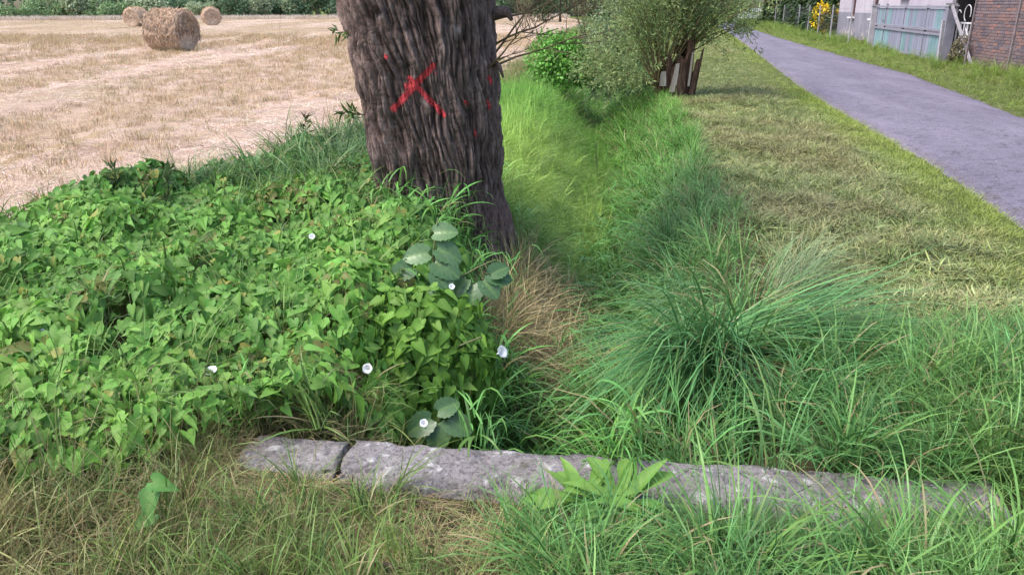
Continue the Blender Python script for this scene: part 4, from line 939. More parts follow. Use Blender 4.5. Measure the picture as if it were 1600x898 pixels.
# ------------------------------------------------------------ pollard willow beyond the ditch
pw = empty("pollard_willow", (3.05, 15.5, 0), "broken pollard willow stump with a dense fan of leafy shoots", "tree")
t = NT("rotten_wood"); co = t.coord(); n1 = t.noise(t.scale(co, (1, 1, .15)), 26, 6, .7)
M_rot = t.fin(t.ramp(n1, [(.3, (.035, .02, .014)), (.5, (.12, .07, .05)), (.7, (.26, .17, .12))]), .95, .1); t.bump(n1, 1, .03)
M_pale = simple("torn_wood", (.34, .27, .21), (.58, .49, .41), 10, .85, .5, .01, (1, 1, .2))
mb = MB(); na = 40
for j in range(13):
    for k in range(na):
        a = 2 * PI * k / na; hh = .62 + .45 * max(0, math.cos(a - .2)) + .14 * math.sin(a * 7) * random.uniform(.3, 1) ; z = -.3 + (hh + .3) * j / 12
        r = .30 + .05 * math.sin(3 * a) + .03 * math.sin(a * 11 + j * .4) + .06 * (j < 3); mb.V.append((r * math.cos(a) + .02 * j / 12, r * math.sin(a), z)); mb.C.append((.5, .5, 0))
for j in range(13):      # inner hollow
    for k in range(na):
        v = mb.V[(12 - j) * na + k]; s_ = .78; mb.V.append((v[0] * s_, v[1] * s_, v[2] - .02 * (j > 0))); mb.C.append((.5, .5, 0))
for j in range(25):
    for k in range(na): mb.F.append((j * na + k, j * na + (k + 1) % na, (j + 1) * na + (k + 1) % na, (j + 1) * na + k))
mb.build("trunk", M_rot, pw, False)
def splinter(p, w, d, h, lean, mat, lab=None):
    m_ = MB(); V = []
    for j in range(8):
        f = j / 7; ww = w * (1 - .4 * f ** 3); V += [(p[0] + lean * f - ww / 2, p[1] - d / 2, p[2] + h * f), (p[0] + lean * f + ww / 2, p[1] - d / 2 + .01, p[2] + h * f * 1.03), (p[0] + lean * f + ww / 2, p[1] + d / 2, p[2] + h * f), (p[0] + lean * f - ww / 2, p[1] + d / 2, p[2] + h * f)]
    F = [(0, 3, 2, 1), (28, 29, 30, 31)] + [(j * 4 + k, j * 4 + (k + 1) % 4, j * 4 + 4 + (k + 1) % 4, j * 4 + 4 + k) for j in range(7) for k in range(4)]
    m_.add(V, F); o = m_.build("wood_splinter", mat, pw, False)
    if lab: o["label"] = lab
splinter((-.10, -.34, .10), .10, .05, .50, .07, M_pale, "pale torn strip of wood")
splinter((-.27, -.27, .20), .12, .05, .26, .0, M_pale); splinter((.26, -.24, .05), .09, .07, .62, .10, M_rot); splinter((.33, -.18, .05), .05, .05, .8, .12, M_rot); splinter((.20, -.3, .2), .04, .03, .6, .04, M_pale)
splinter((.05, -.33, .0), .10, .05, .42, -.05, M_rot)
M_wl = blade_mat("willow_leaf", (.28, .37, .15), .35, .5); lv = []; rng = np.random.default_rng(31); M_shoot = simple("shoot_bark", (.12, .09, .035), (.22, .17, .08), 12, .7)
nsh = 0
for k in range(88):
    side = k % 3
    if side == 0: p0 = np.array([-.36, -.25, .18]); az = rng.uniform(PI * .55, PI * 1.45); el = rng.uniform(.25, 1.35); L = rng.uniform(1.5, 2.4) * (.45 + .55 * math.sin(el))
    elif side == 1: p0 = np.array([-.30 + rng.uniform(-.1, .1), -.1, .35]); az = rng.uniform(0, 2 * PI); el = rng.uniform(.8, 1.5); L = rng.uniform(2.2, 3.6)
    else: p0 = np.array([rng.uniform(-.1, .3), .15, .75]); az = rng.uniform(-1.4, 1.6); el = rng.uniform(.55, 1.4); L = rng.uniform(1.6, 2.9)
    pts = path(p0, (math.cos(az) * math.cos(el), math.sin(az) * math.cos(el) * .8, math.sin(el)), L, 12, .10 if side != 2 else .16, rng, .035)
    if side == 2: pts[:, 0] = np.minimum(pts[:, 0], 1.0 + .12 * pts[:, 0])
    pts[:, 2] = np.maximum(pts[:, 2], .1 + rng.uniform(0, .1)); m_ = MB(); m_.tube(pts, list(np.linspace(.014, .003, 13)), 5); m_.build("shoot", M_shoot, pw, True)
    nn = int(70 * L); lv.append(shoot_leaves(pts, nn, .085, rng, .42 if side == 0 else (.3 if side == 1 else .15), .075, .2))
    for q in range(4):
        i = rng.integers(4, 11); d_ = pts[i + 1] - pts[i]; s2 = path(pts[i], d_ / np.linalg.norm(d_) + rng.normal(0, .5, 3), .6, 5, .15, rng, .08); lv.append(shoot_leaves(s2, 30, .08, rng, .05, .03, .2))
V, F = addleaves(lv); o = link("crown", mkmesh("crown", V, F, M_wl, True, leaf_cols(len(V) // 4, rng)), pw)

# ------------------------------------------------------------ shrubs and trees of leaf masses
def blobs_cloud(blobs, n, size, rng, w=.6, shell=.35, squash=1):
    W = np.array([b[3] ** 2 for b in blobs]); W /= W.sum(); k = rng.choice(len(blobs), n, p=W); B = np.array(blobs)[k]
    q = rng.normal(0, 1, (n, 3)); q /= np.linalg.norm(q, axis=1)[:, None]
    lump = 1 + .35 * (fbm(q[:, 0] * 1.3 + B[:, 0] * 3, q[:, 2] * 1.3 + q[:, 1], .5, 12) - .5) * 2
    r = B[:, 3] * (1 - shell * rng.uniform(0, 1, n) ** 1.3) * lump; P = B[:, :3] + q * r[:, None] * np.array([1, 1, squash])
    D = q * .4 + rng.normal(0, .6, (n, 3)) + np.array([0, 0, -.2]); Nn = q + rng.normal(0, .5, (n, 3)) + np.array([0, 0, .4])
    return leafcloud(P, D, Nn, size, w, rng)
def shrub(name, loc, label, cat, blobs, n, size, tint, seed, trunks=(), group=None, w=.6, shell=.35):
    rg = np.random.default_rng(seed); r = empty(name, loc, label, cat, group); v, f = blobs_cloud(blobs, n, size, rg, w, shell)
    cc = leaf_cols(n, rg); link("crown", mkmesh("crown", v, f, blade_mat(name + "_leaf", tint, .25, .5), True, cc), r)
    tb = MB()
    for tr in trunks: tb.tube(tr[0], tr[1], 7)
    if trunks: tb.build("trunk", M_twig, r, True)
    return r
shrub("green_shrub", (.98, 17.0, .05), "rounded bright green leafy shrub beside the ditch behind the trunk", "shrub", [(0, 0, .55, .50), (.25, -.1, .5, .42), (-.3, -.05, .5, .4), (.0, -.2, .35, .5), (.45, 0, .35, .35), (-.15, .1, .75, .35)], 5200, .075, (.14, .36, .06), 41,
      [([(0, 0, 0), (.05, 0, .5)], [.02, .01]), ([(0, 0, 0), (-.2, -.05, .5)], [.02, .01])])
shrub("grey_willow_bush", (2.0, 17.0, -.2), "dull grey green willow bush between the bright shrub and the pollard stump", "bush", [(0, 0, .6, .55), (.3, -.2, .9, .5), (.1, 0, 1.35, .55), (-.25, 0, 1.2, .45), (.45, 0, 1.5, .6), (.5, -.2, .45, .45), (-.1, -.3, .3, .35)], 6000, .085, (.22, .31, .17), 42,
      [([(0, 0, 0), (.05, 0, .6), (-.2, 0, 1.4)], [.03, .02, .008]), ([(0, 0, 0), (.3, -.05, .6), (.5, 0, 1.7)], [.03, .02, .008])], w=.3)
# far hedge behind the field: three sources, copied
def copy_tree(o, parent=None):
    c = o.copy(); COL.objects.link(c); c.parent = parent
    for ch in [q for q in bpy.data.objects if q.parent == o and q.name in SC.objects] if parent is None else []: copy_tree(ch, c)
    return c
def kids(o): return [q for q in SC.objects if q.parent == o]
def dup(o, ks, loc, rz, s, label):
    c = o.copy(); COL.objects.link(c); c.location = loc; c.rotation_euler = (0, 0, rz); c.scale = (s, s, s * random.uniform(.85, 1.15)); c["label"] = label
    for k in ks: d = k.copy(); COL.objects.link(d); d.parent = c
    return c
HG = "bushes of the far hedge behind the stubble field"
def hedge_src(tint, seed, lab):
    rg = np.random.default_rng(seed); bl = [(rg.uniform(-2.6, 2.6), rg.uniform(-1.5, 1.5), rg.uniform(.35, 2.3), rg.uniform(.55, 1.15)) for _ in range(16)]
    return shrub("hedge_bush", (0, 0, 0), lab, "bush", bl, 5200, .24, tint, seed, [([(0, 0, 0), (.2, 0, 1.2), (-.4, 0, 2.3)], [.12, .08, .03]), ([(.5, 0, 0), (1.2, 0, 1.2), (1.5, 0, 2.1)], [.10, .07, .03])], HG, w=.7, shell=.5)
LH = ("dark green bush in the hedge line beyond the stubble field", "pale grey green bush in the hedge line beyond the stubble field", "mid green bush in the hedge line beyond the stubble field")
srcs = [hedge_src((.12, .21, .12), 51, LH[0]), hedge_src((.36, .44, .28), 52, LH[1]), hedge_src((.22, .34, .16), 53, LH[2])]
ks = [kids(s) for s in srcs]; first = [True] * 3; rng = np.random.default_rng(61)
spots = []
x = -88.
while x < 12:
    y = 118 + (x + 28) * .38 + rng.uniform(-1.5, 2.5); spots.append((x, y)); x += rng.uniform(2.2, 3.3)
for (x, y) in spots:
    k = int(rng.choice(3, p=[.33, .33, .34])); s = float(rng.uniform(.8, 1.3)); rz = float(rng.uniform(0, 6))
    if first[k]: first[k] = False; srcs[k].location = (x, y, -.2); srcs[k].rotation_euler = (0, 0, rz); srcs[k].scale = (s,) * 3
    else: dup(srcs[k], ks[k], (x, y, -.2), rz, s, LH[k])
# dense wood behind the hedge bushes
rg = np.random.default_rng(66); bl = [(q, 132 + (q + 28) * .38 + rg.uniform(-1, 3), rg.uniform(1.5, 6.5), rg.uniform(2.2, 3.6)) for q in np.arange(-100, 22, 1.5)]
v, f = blobs_cloud(bl, 16000, .75, rg, .8, .5); o = link("woods", mkmesh("woods", v, f, blade_mat("wood_leaf", (.15, .23, .14), .2), True, leaf_cols(16000, rg))); tag(o, "unbroken mass of woodland behind the hedge", kind="stuff")
# pale standing strip at far field edge
x = R.uniform(-95, 8, 5200); y = 106 + (x + 28) * .40 + R.uniform(0, 5, 5200); n = 5200; psi = R.uniform(0, 6, n)
scatter("standing_straw", "pale strip of uncut straw along the far field edge", stub, np.stack([x, y, x * 0], 1), rot_lean(psi, R.uniform(0, .2, n), psi), np.stack([R.uniform(2.5, 4, n)] * 2 + [R.uniform(3.5, 5, n)], 1), R.integers(0, 2, n), tints((.72, .58, .50), (.85, .74, .70), R.uniform(0, 1, n)))

# bare brown thicket just behind, right of the trunk
rg = np.random.default_rng(71)
for j, (px, py, lab) in enumerate(((3.2, 40., "bare brown thicket nearest behind the twigs of the willow trunk"), (1.2, 52., "bare brown thicket farther back beside the trunk edge"), (5.6, 46., "bare brown thicket behind the pollard willow"))):
    r = empty("bare_thicket", (px, py, 0), lab, "thicket")
    for k in range(12):
        tb = MB(); az = rg.uniform(0, 2 * PI); spray(tb, (rg.uniform(-.6, .6), rg.uniform(-.4, .4), 0), (math.cos(az) * .5, math.sin(az) * .3, 1), rg.uniform(2, 3.4), 7, 2, .022, rg); tb.build("branch", M_twig, r, True)

# ------------------------------------------------------------ conifers, yellow bush by the lane
def conifer(px, py, h, rw, label, seed, tint=(.03, .065, .03)):
    rg = np.random.default_rng(seed); r = empty("conifer", (px, py, 0), label, "conifer", "dark evergreens behind the wire fence"); n = 9500
    z = rg.uniform(0, 1, n) ** 1.25; a = rg.uniform(0, 2 * PI, n); rr_ = rw * (1 - z) ** .75 * (.55 + .5 * rg.uniform(0, 1, n) ** .4) * (.8 + .5 * fbm(a * 2.2 + seed, z * 9, 1.0, 13))
    P = np.stack([rr_ * np.cos(a), rr_ * np.sin(a), .15 + z * h], 1); q = np.stack([np.cos(a), np.sin(a), a * 0 - .35], 1)
    v, f = leafcloud(P, q + rg.normal(0, .35, (n, 3)), np.stack([a * 0, a * 0, a * 0 + 1], 1) + rg.normal(0, .5, (n, 3)), .30, .45, rg)
    link("crown", mkmesh("crown", v, f, blade_mat("conifer_needles", tint, .1, .6), True, leaf_cols(n, rg)), r)
    tb = MB(); tb.tube([(0, 0, 0), (0, 0, h * .9)], [.16, .04], 8); tb.build("trunk", M_twig, r, True)
conifer(24.4, 75, 7.5, 2.3, "dark evergreen nearest the far end of the lane", 81); conifer(23.6, 67, 7, 2.4, "second dark evergreen counting from the far end of the lane", 82, (.035, .08, .035))
conifer(22.0, 60, 6.5, 2.3, "dark evergreen behind the middle fence posts", 83); conifer(20.6, 53.5, 6.0, 2.1, "dark evergreen just left of the plastered house", 84, (.035, .075, .04)); conifer(20.0, 49.5, 5.0, 1.6, "small dark evergreen tight against the house corner", 85)
yb = shrub("yellow_bush", (17.3, 46.8, 0), "bush with bright yellow blossom behind the wire fence", "bush", [(0, 0, .8, .75), (.5, .1, .9, .6), (-.4, 0, 1.0, .5), (.1, 0, 1.3, .5)], 2600, .13, (.06, .11, .03), 91, [([(0, 0, 0), (0, 0, 1)], [.04, .02])])
rg = np.random.default_rng(92); v, f = blobs_cloud([(-.35, -.15, 1.25, .42), (-.45, -.15, .8, .35), (-.2, -.2, 1.45, .3), (.5, -.1, 1.1, .4), (.6, 0, .7, .35), (-.05, -.2, .45, .25)], 1300, .12, rg, .8, .3)
t = NT("yellow_petal"); M_yel = t.fin((.78, .55, .03), .6, .2); link("blossom", mkmesh("blossom", v, f, M_yel, False), yb)["kind"] = "stuff"

# ------------------------------------------------------------ wire fence with concrete posts
M_post = simple("pale_concrete_post", (.28, .26, .30), (.44, .42, .46), 6, .85); t = NT("wire"); M_wire = t.fin((.22, .22, .25), .5, .4); t.b.inputs["Metallic"].default_value = .6
def fence(name, pts, label, h=1.65, pw_=.055, mesh_step=.35, z0=-.1, wires=(.12, .45, .8, 1.15, 1.5), mat=M_post, lean=0):
    r = empty(name, (pts[0][0], pts[0][1], 0), label, "fence"); L0 = Vector((pts[0][0], pts[0][1], 0))
    for i, (px, py) in enumerate(pts):
        b = MB(); q = Vector((px, py, 0)) - L0; b.tube([q + Vector((0, 0, z0)), q + Vector((lean * .03, random.uniform(-.03, .03), h + random.uniform(-.04, .04)))], pw_ * .6, 4); b.build("post", mat, r)
    for i in range(len(pts) - 1):
        a = Vector((*pts[i], 0)) - L0; b_ = Vector((*pts[i + 1], 0)) - L0; w = MB()
        for hz in wires: w.tube([a + Vector((0, 0, hz)), (a + b_) / 2 + Vector((0, 0, hz - .02)), b_ + Vector((0, 0, hz))], .004, 3)
        n = int((b_ - a).length / mesh_step)
        for k in range(1, n): q = a.lerp(b_, k / n); w.tube([q + Vector((0, 0, wires[0])), q + Vector((0, 0, wires[-1]))], .003, 3)
        w.build("wire_panel", M_wire, r)
fence("wire_fence", [(14.62, 36.5), (15.9, 42.1), (16.75, 46.2), (18.0, 51.4), (19.3, 57.0), (21.3, 66.5), (22.2, 71.5)], "wire fence on pale posts running beside the far lane")
M_rust = simple("rusty_steel", (.13, .10, .11), (.24, .19, .20), 9, .8)
fence("wire_fence", [(12.28, 22.6), (11.92, 20.0), (11.55, 17.4), (11.2, 14.8)], "wire fence on thin rusty posts before the brick wall", 1.72, .05, 5, -.1, (.65, 1.45, 1.68), M_rust, lean=1)

# ------------------------------------------------------------ gate
A = Vector((14.3, 33.2, .05)); B = Vector((12.45, 24.3, .05)); ex = (B - A); GL = ex.length; ex.normalize(); ey = Vector((-ex.y, ex.x, 0)); ez = Vector((0, 0, 1))
M_frame = simple("gate_frame_steel", (.17, .165, .21), (.26, .25, .31), 6, .6, .1)
M_lav = simple("lavender_grey_board", (.18, .18, .245), (.25, .25, .33), 3, .7, .15, rnd=.25, stretch=(1, 1, .2)); M_teal = simple("pale_teal_board", (.15, .235, .27), (.20, .30, .33), 3, .7, .15, rnd=.25)
gate = empty("sheet_gate", A, "wide grey and pale teal boarded gate in a steel frame", "gate", rz=math.atan2(ex.y, ex.x))
def gp(name, s0, s1, z0, z1, d, mat, off=0, parent=gate):
    b = MB(); b.box(((s0 + s1) / 2, off, (z0 + z1) / 2), (s1 - s0, d, z1 - z0)); return b.build(name, mat, parent)
bays = [0, 1.49, 4.3, 7.05, GL]
for i, s in enumerate(bays): gp("frame_post", s - .035, s + .035, 0, 1.56 + (.06 if i < 2 else 0), .07, M_frame, -.03 * 0)
for z in (.0, .70, .82, 1.46): gp("rail", .036, GL - .036, z + .02, z + .085, .05, M_frame, -.037)
boards = random.Random(5)
for i in range(4):
    a_, b_ = bays[i] + .04, bays[i + 1] - .04; n = max(3, int((b_ - a_) / .29)); w = (b_ - a_) / n
    tealset = {(0, 1), (1, 1), (1, 2), (2, 1), (2, 4), (3, 3), (3, 4), (0, 3)}
    for k in range(n):
        m = M_teal if (i, k) in tealset else M_lav
        gp("board", a_ + k * w + .008, a_ + (k + 1) * w - .008, .05, .72, .025, M_teal if (i, (k + 1) % n) in tealset and k % 2 == 0 else m, boards.uniform(-.004, .004))
        gp("board", a_ + k * w + .008, a_ + (k + 1) * w - .008, .88, 1.46, .025, m, boards.uniform(-.004, .004))
lk = MB(); lk.tube([(1.28 + .05 * math.cos(q), -.06, 1.02 + .07 * math.sin(q)) for q in np.linspace(0, 2 * PI, 10)], .012, 5); lk.build("latch", M_frame, gate)
def boxthing(name, p, d, label, cat, mat, top=None, tilt=None, rz=0):
    b = MB(); b.box((0, 0, d[2] / 2), d); o = b.build(name, mat, None, loc=p); bevel(o, .012); o.rotation_euler = (tilt or 0, 0, rz)
    return tag(o, label, cat)
rzg = math.atan2(ex.y, ex.x)
gpst = empty("gate_post", (B.x - .02, B.y - .28, 0), "thick dark steel gate post with a pale cap", "gate post", rz=rzg)
b = MB(); b.box((0, 0, .78), (.20, .24, 1.6)); b.build("post", M_frame, gpst); b = MB(); b.box((0, 0, 1.60), (.26, .28, .04)); b.build("cap", M_post, gpst)
gps2 = empty("gate_post", (A.x + .25, A.y + .9, 0), "paler gate post at the far end of the boarded gate", "gate post", rz=rzg)
b = MB(); b.box((0, 0, .78), (.18, .22, 1.6)); b.build("post", M_post, gps2); b = MB(); b.box((0, 0, 1.60), (.26, .28, .04)); b.build("cap", M_post, gps2)
b = MB(); b.tube([(0, 0, -.1), (-.10, -.1, 1.22)], .055, 4); tag(b.build("stake", M_post, None, loc=(12.05, 23.55, 0)), "short pale concrete stake standing before the dark gate post", "stake")
b = MB(); b.tube([(.25, -.9, -.05), (-.08, .15, 1.62)], .042, 4); b.box((-.10, .2, 1.64), (.34, .16, .05)); tag(b.build("concrete_strut", M_post, None, loc=(12.32, 23.55, 0)), "slanting pale concrete strut beside the gate post", "strut")

# ------------------------------------------------------------ buildings
def wall_holes(mb, o, u, L, Hh, T, holes, z0=0):
    """wall along unit u from o, thickness T along inward normal, holes = (s0,s1,z0,z1)"""
    n_ = Vector((-u.y, u.x, 0)); S = sorted({0, L} | {h[0] for h in holes} | {h[1] for h in holes}); Z = sorted({z0, Hh} | {h[2] for h in holes} | {h[3] for h in holes})
    for i in range(len(S) - 1):
        for j in range(len(Z) - 1):
            cs, cz = (S[i] + S[i + 1]) / 2, (Z[j] + Z[j + 1]) / 2
            if any(h[0] < cs < h[1] and h[2] < cz < h[3] for h in holes): continue
            c_ = o + u * cs + n_ * (T / 2) + Vector((0, 0, cz)); mb.box(c_, (S[i + 1] - S[i], T, Z[j + 1] - Z[j]), (u, n_, Vector((0, 0, 1))))
t = NT("aged_plaster"); co = t.coord(); sp = t.n("SeparateXYZ"); t.l(co, sp.inputs[0]); n1 = t.noise(co, 1.5, 6, .65)
up_ = t.ramp(n1, [(.3, (.36, .32, .38)), (.7, (.47, .42, .48))]); dn = t.ramp(n1, [(.3, (.17, .165, .21)), (.7, (.27, .25, .30))])
c = t.mix(t.ramp(sp.outputs[2], [(0, 0), (1, 1)]), dn, dn); gtn = t.math('GREATER_THAN', sp.outputs[2], 1.28); c = t.mix(gtn, dn, up_)
pat = t.math('MULTIPLY', t.ramp(t.noise(co, 2.4, 5, .6), [(.5, 0), (.56, 1)]), t.math('LESS_THAN', t.math('ADD', sp.outputs[2], t.noise(co, 3)), .95)); c = t.mix(pat, c, (.46, .38, .38))
t.bump(t.noise(co, 30, 5, .7), .5, .01); M_plast = t.fin(c, .9, .1)
H0 = Vector((17.7, 46, 0)); hu = Vector((13.95, 27.0, 0)) - H0; HL = hu.length; hu.normalize(); hn = Vector((-hu.y, hu.x, 0))
house = empty("plaster_house", H0, "two tone plastered house wall with narrow brown windows behind the gate", "house")
O0 = Vector((0, 0, 0)); holes = [(3.2, 4.3, 1.08, 2.4), (8.0, 9.1, 1.06, 2.4), (13, 14.1, 1.9, 3.0)]
mb = MB(); wall_holes(mb, O0, hu, HL, 5.6, .35, holes, -.2)
back = O0 + hn * 6; wall_holes(mb, back, hu, HL, 5.6, .3, [], -.2)
wall_holes(mb, O0 + hu * .3 + hn * .36, hn, 5.63, 5.6, .3, [], -.2); wall_holes(mb, O0 + hu * HL + hn * .36, hn, 5.63, 5.6, .3, [], -.2)
mb.build("wall", M_plast, house)
M_brw = simple("brown_window_frame", (.10, .055, .06), (.18, .10, .10), 8, .7); t = NT("dark_glass"); M_glass = t.fin((.03, .03, .04), .08, .6)
M_wsill = simple("pale_sill", (.6, .55, .6), (.72, .68, .72), 6, .8); ax = (hu, hn, Vector((0, 0, 1)))
for h in holes:
    cs = (h[0] + h[1]) / 2; fr = MB()
    for (s, z, ds, dz) in ((h[0] + .05, (h[2] + h[3]) / 2, .1, h[3] - h[2] - .004), (h[1] - .05, (h[2] + h[3]) / 2, .1, h[3] - h[2] - .004), (cs, h[2] + .05, h[1] - h[0] - .204, .1), (cs, h[3] - .05, h[1] - h[0] - .204, .1), (cs, (h[2] + h[3]) / 2, .06, h[3] - h[2] - .204)):
        fr.box(hu * s + hn * .14 + Vector((0, 0, z)), (ds, .08, dz), ax)
    w_ = fr.build("window", M_brw, house); p_ = MB(); p_.box(hu * cs + hn * .15 + Vector((0, 0, (h[2] + h[3]) / 2)), (h[1] - h[0] - .21, .01, h[3] - h[2] - .21), ax); p_.build("pane", M_glass, w_)
    s_ = MB(); s_.box(hu * cs - hn * .05 + Vector((0, 0, h[2] - .04)), (h[1] - h[0] + .16, .16, .07), ax); s_.build("sill", M_wsill, w_)
rf = MB(); e0 = O0 - hu * .4 - hn * .4; L_ = HL + .8
pr = [e0 + Vector((0, 0, 5.6)), e0 + hn * 3.4 + Vector((0, 0, 7.8)), e0 + hn * 7.2 + Vector((0, 0, 5.6))]
rf.add(pr + [p + hu * L_ for p in pr], [(0, 1, 4, 3), (1, 2, 5, 4), (2, 0, 3, 5), (0, 2, 1), (3, 4, 5)]); rf.build("roof", simple("roof_tile_red", (.20, .09, .07), (.32, .15, .11), 4, .85), house)

# brick outbuilding
M_mortar = simple("old_mortar", (.13, .11, .13), (.24, .21, .23), 12, .95, .6)
t = NT("brick"); rn = t.rand(); co = t.coord("Object"); n1 = t.noise(co, 30, 5, .7)
c = t.ramp(rn, [(0, (.11, .09, .11)), (.3, (.16, .12, .13)), (.6, (.20, .125, .125)), (.85, (.28, .15, .125)), (1, (.16, .135, .16))]); c = t.mix(t.ramp(n1, [(.4, .5), (.6, 0)]), c, (.14, .11, .12)); t.bump(n1, .5, .004); M_brick = t.fin(c, .9, .12)
B0 = Vector((12.72, 23.25, -.1)); bu = Vector((12.0, 17.4, -.1)) - B0; bu.normalize(); bn = Vector((-bu.y, bu.x, 0)); BLn = 12.
brick = empty("brick_building", B0, "old reddish brick outbuilding wall at the right edge", "building"); axb = (bu, bn, Vector((0, 0, 1)))
mb = MB(); wall_holes(mb, Vector((0, 0, 0)) + bn * .006, bu, BLn, 4.2, .3, []); wall_holes(mb, bu * .3 + bn * .31, bn, 4, 4.2, .3, []); wall_holes(mb, bu * BLn + bn * .31, bn, 4, 4.2, .3, []); wall_holes(mb, bn * 4.32, bu, BLn, 4.2, .3, [])
mb.build("wall_core", M_mortar, brick)
def brickmesh(l):
    b_ = MB(); b_.box((0, 0, 0), (l, .05, .066), jit=.0025); return mkmesh("brick", b_.V, b_.F, M_brick, False, np.array(b_.C, np.float32))
BM_ = [brickmesh(.245) for _ in range(4)] + [brickmesh(.118)]; rest = MB(); cnt = 0; rot_b = (0, 0, math.atan2(bu.y, bu.x)); BMn = 0
for j in range(54):
    zc = .045 + j * .078; s = .0; hd = j % 2
    s = .001 + (.13 if hd else 0)
    if hd: link("brick", BM_[4], brick, tuple(bu * .061 + bn * (.012 + random.uniform(-.004, .004)) + Vector((0, 0, zc))), rot_b)
    while s < 11.6:
        c_ = bu * (s + .123) + bn * (.010 + random.uniform(-.006, .005)) + Vector((0, 0, zc + random.uniform(-.002, .002)))
        if s < 3.1 and j < 25 and cnt < 270: link("brick", BM_[cnt % 4], brick, tuple(c_), rot_b); cnt += 1
        else: rest.box(c_, (.245, .05, .066), axb, .003)
        s += .257
t = NT("brick_far"); co = t.coord(); mp = t.n("TexVoronoi"); mp.inputs["Scale"].default_value = 4.2; t.l(co, mp.inputs["Vector"]); cc_ = t.sep(mp.outputs["Color"])
c = t.ramp(cc_[0], [(0, (.11, .09, .11)), (.3, (.16, .12, .13)), (.6, (.20, .125, .125)), (.85, (.28, .15, .125)), (1, (.16, .135, .16))]); n1 = t.noise(co, 30, 5, .7); c = t.mix(t.ramp(n1, [(.4, .5), (.6, 0)]), c, (.14, .11, .12))
rest.build("bricks", t.fin(c, .9, .12), brick)["kind"] = "stuff"
rf = MB(); rf.box(bu * (BLn / 2) + bn * 2.3 + Vector((0, 0, 4.35)), (BLn + .6, 5.4, .14), axb); rf.build("roof", M_mortar, brick)
# dark open lean-to between house and brick wall with ornamental railing
M_dark = simple("shade_toned_timber", (.018, .016, .018), (.045, .04, .042), 8, .9)  # near-black boards: the darkness of the recess is put into their colour
lean = empty("open_shed", (13.1, 24.6, 0), "dark open fronted shed between the house and the brick building", "shed")
def shb(name, c, d, m=M_dark): b = MB(); b.box(Vector(c) - Vector((13.1, 24.6, 0)), d); return b.build(name, m, lean)
shb("back_wall", (14.75, 26.45, 1.5), (1.9, .1, 3.3)); shb("side_wall", (15.75, 25.0, 1.5), (.1, 2.8, 3.3)); shb("roof", (14.5, 24.95, 3.25), (2.5, 3.2, .1)); shb("ground_board", (14.7, 25.0, .0), (1.9, 2.8, .06))
shb("stacked_timber", (14.6, 25.9, .45), (1.3, .6, .8), simple("grey_timber", (.12, .11, .13), (.2, .19, .21), 6, .9))
rail = empty("railing", (12.72, 23.85, .12), "white painted iron railing with a curled top by the dark shed", "railing"); M_wht = simple("chipped_white_paint", (.5, .48, .52), (.68, .66, .70), 9, .6)
r2 = Vector((.22, -.97, 0)); 
b = MB(); b.box(r2 * .0 + Vector((0, 0, 1.02)), (.03, 1.1, .045)); b.build("rail", M_wht, rail); b = MB(); b.box((0, 0, .15), (.03, 1.1, .03)); b.build("rail", M_wht, rail)
for k in range(6): b = MB(); b.box((0, -.45 + k * .18, .58), (.02, .055, .82)); b.build("baluster", M_wht, rail)
b = MB(); b.tube([(0, -.15 + .17 * math.cos(q), 1.28 + .22 * math.sin(q)) for q in np.linspace(-1.2, 3.6, 14)], .013, 5); b.tube([(0, .3 + .12 * math.cos(q), 1.2 + .16 * math.sin(q)) for q in np.linspace(-1.0, 2.6, 12)], .012, 5); b.tube([(-.02, -.3 + .09 * math.sin(q * 5), 1.0 - q * .35) for q in np.linspace(0, 2.2, 14)], .015, 5); b.build("scrollwork", M_wht, rail)
shrub("dry_bush", (12.35, 23.15, 0), "low brownish dead bush at the foot of the concrete strut", "bush", [(0, 0, .45, .22), (.05, 0, .65, .18), (0, .1, .25, .22)], 900, .06, (.15, .12, .08), 95)

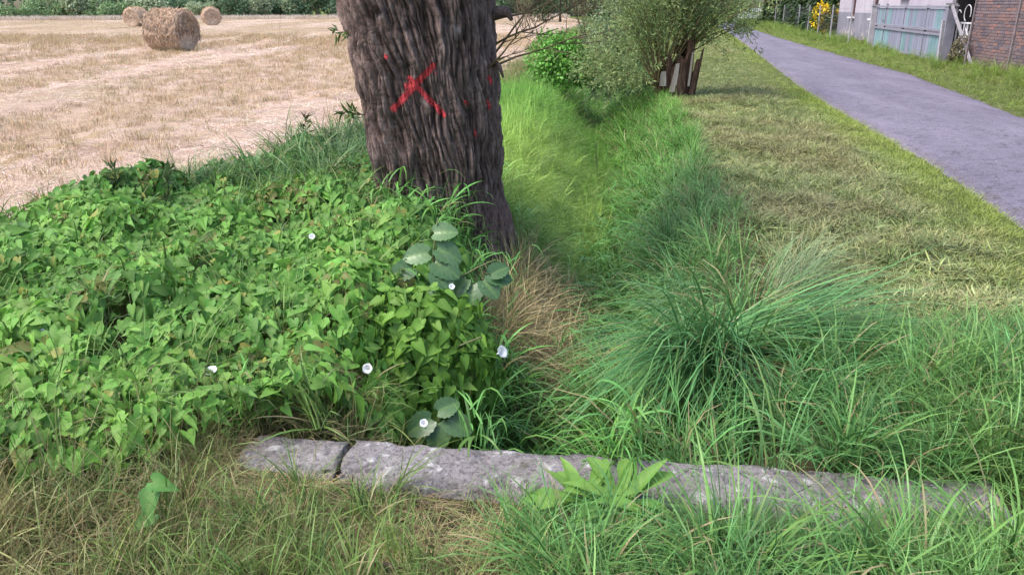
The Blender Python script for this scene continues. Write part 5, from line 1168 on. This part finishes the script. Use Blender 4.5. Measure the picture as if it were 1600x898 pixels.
# ------------------------------------------------------------ far end of the lane
pf_ = empty("picket_fence", (25.6, 99, 0), "white picket fence across the far end of the lane", "fence"); M_pk = simple("white_picket_paint", (.62, .60, .68), (.78, .76, .82), 5, .7)
for k in range(24): b = MB(); b.box((k * .24, 0, .75), (.12, .03, 1.1)); b.build("picket", M_pk, pf_)
for z in (.45, 1.1): b = MB(); b.box((2.8, .035, z), (5.9, .03, .08)); b.build("rail", M_pk, pf_)
b = MB(); b.box((0, 0, .85), (.22, .22, 1.7)); tag(b.build("gate_post", M_pk, None, loc=(25.1, 95, 0)), "white square post standing at the far end of the lane", "post")
def bare_tree(px, py, h, label, seed, tint=(.09, .12, .07)):
    rg = np.random.default_rng(seed); r = empty("roadside_tree", (px, py, 0), label, "tree", "slender trees at the far end of the lane"); tb = MB(); pts = path((0, 0, 0), (.03, 0, 1), h, 10, 0, rg, .03); tb.tube(pts, list(np.linspace(.17, .04, 11)), 8); tb.build("trunk", M_twig, r, True)
    lv = []; 
    for k in range(26):
        i = rg.integers(2, 10); az = rg.uniform(0, 2 * PI); s2 = path(pts[i], (math.cos(az), math.sin(az), .35), h * .30, 6, .25, rg, .12); b_ = MB(); b_.tube(s2, list(np.linspace(.035, .008, 7)), 5); b_.build("branch", M_twig, r, True); lv.append(shoot_leaves(s2, 75, .16, rg, .2, .22, .5))
    V, F = addleaves(lv); link("crown", mkmesh("crown", V, F, blade_mat("far_leaf", tint, .25), True, leaf_cols(len(V) // 4, rg)), r)
for k, (px, py, h, lab) in enumerate(((22.6, 88, 7, "slender tree left of the lane where it ends"), (25.6, 104, 8, "slender tree behind the white picket fence"), (20.2, 78, 7, "leafy slender tree left of the lane before its end"), (29.6, 106, 8, "slender tree behind the right end of the picket fence"), (16.0, 72, 7, "dense roadside tree showing past the pollard willow crown"))):
    bare_tree(px, py, h, lab, 200 + k)
for k, (px, py, lab) in enumerate(((13.5, 66, "dark bush past the pollard willow on its left"), (16.5, 84, "dark bush closing the view left of the lane end"), (9.5, 70, "broad dark bush behind the pollard crown"), (5., 88, "dull bush behind the bare thickets"), (11, 96, "tall dark bush far behind the pollard crown"))):
    rg = np.random.default_rng(300 + k); shrub("background_bush", (px, py, 0), lab, "bush", [(rg.uniform(-2.5, 2.5), rg.uniform(-1, 1), rg.uniform(.8, 4), rg.uniform(1, 1.7)) for _ in range(9)], 4200, .25, (.06, .10, .05), 300 + k, [([(0, 0, 0), (0, 0, 3)], [.15, .05])], None, .7, .5)
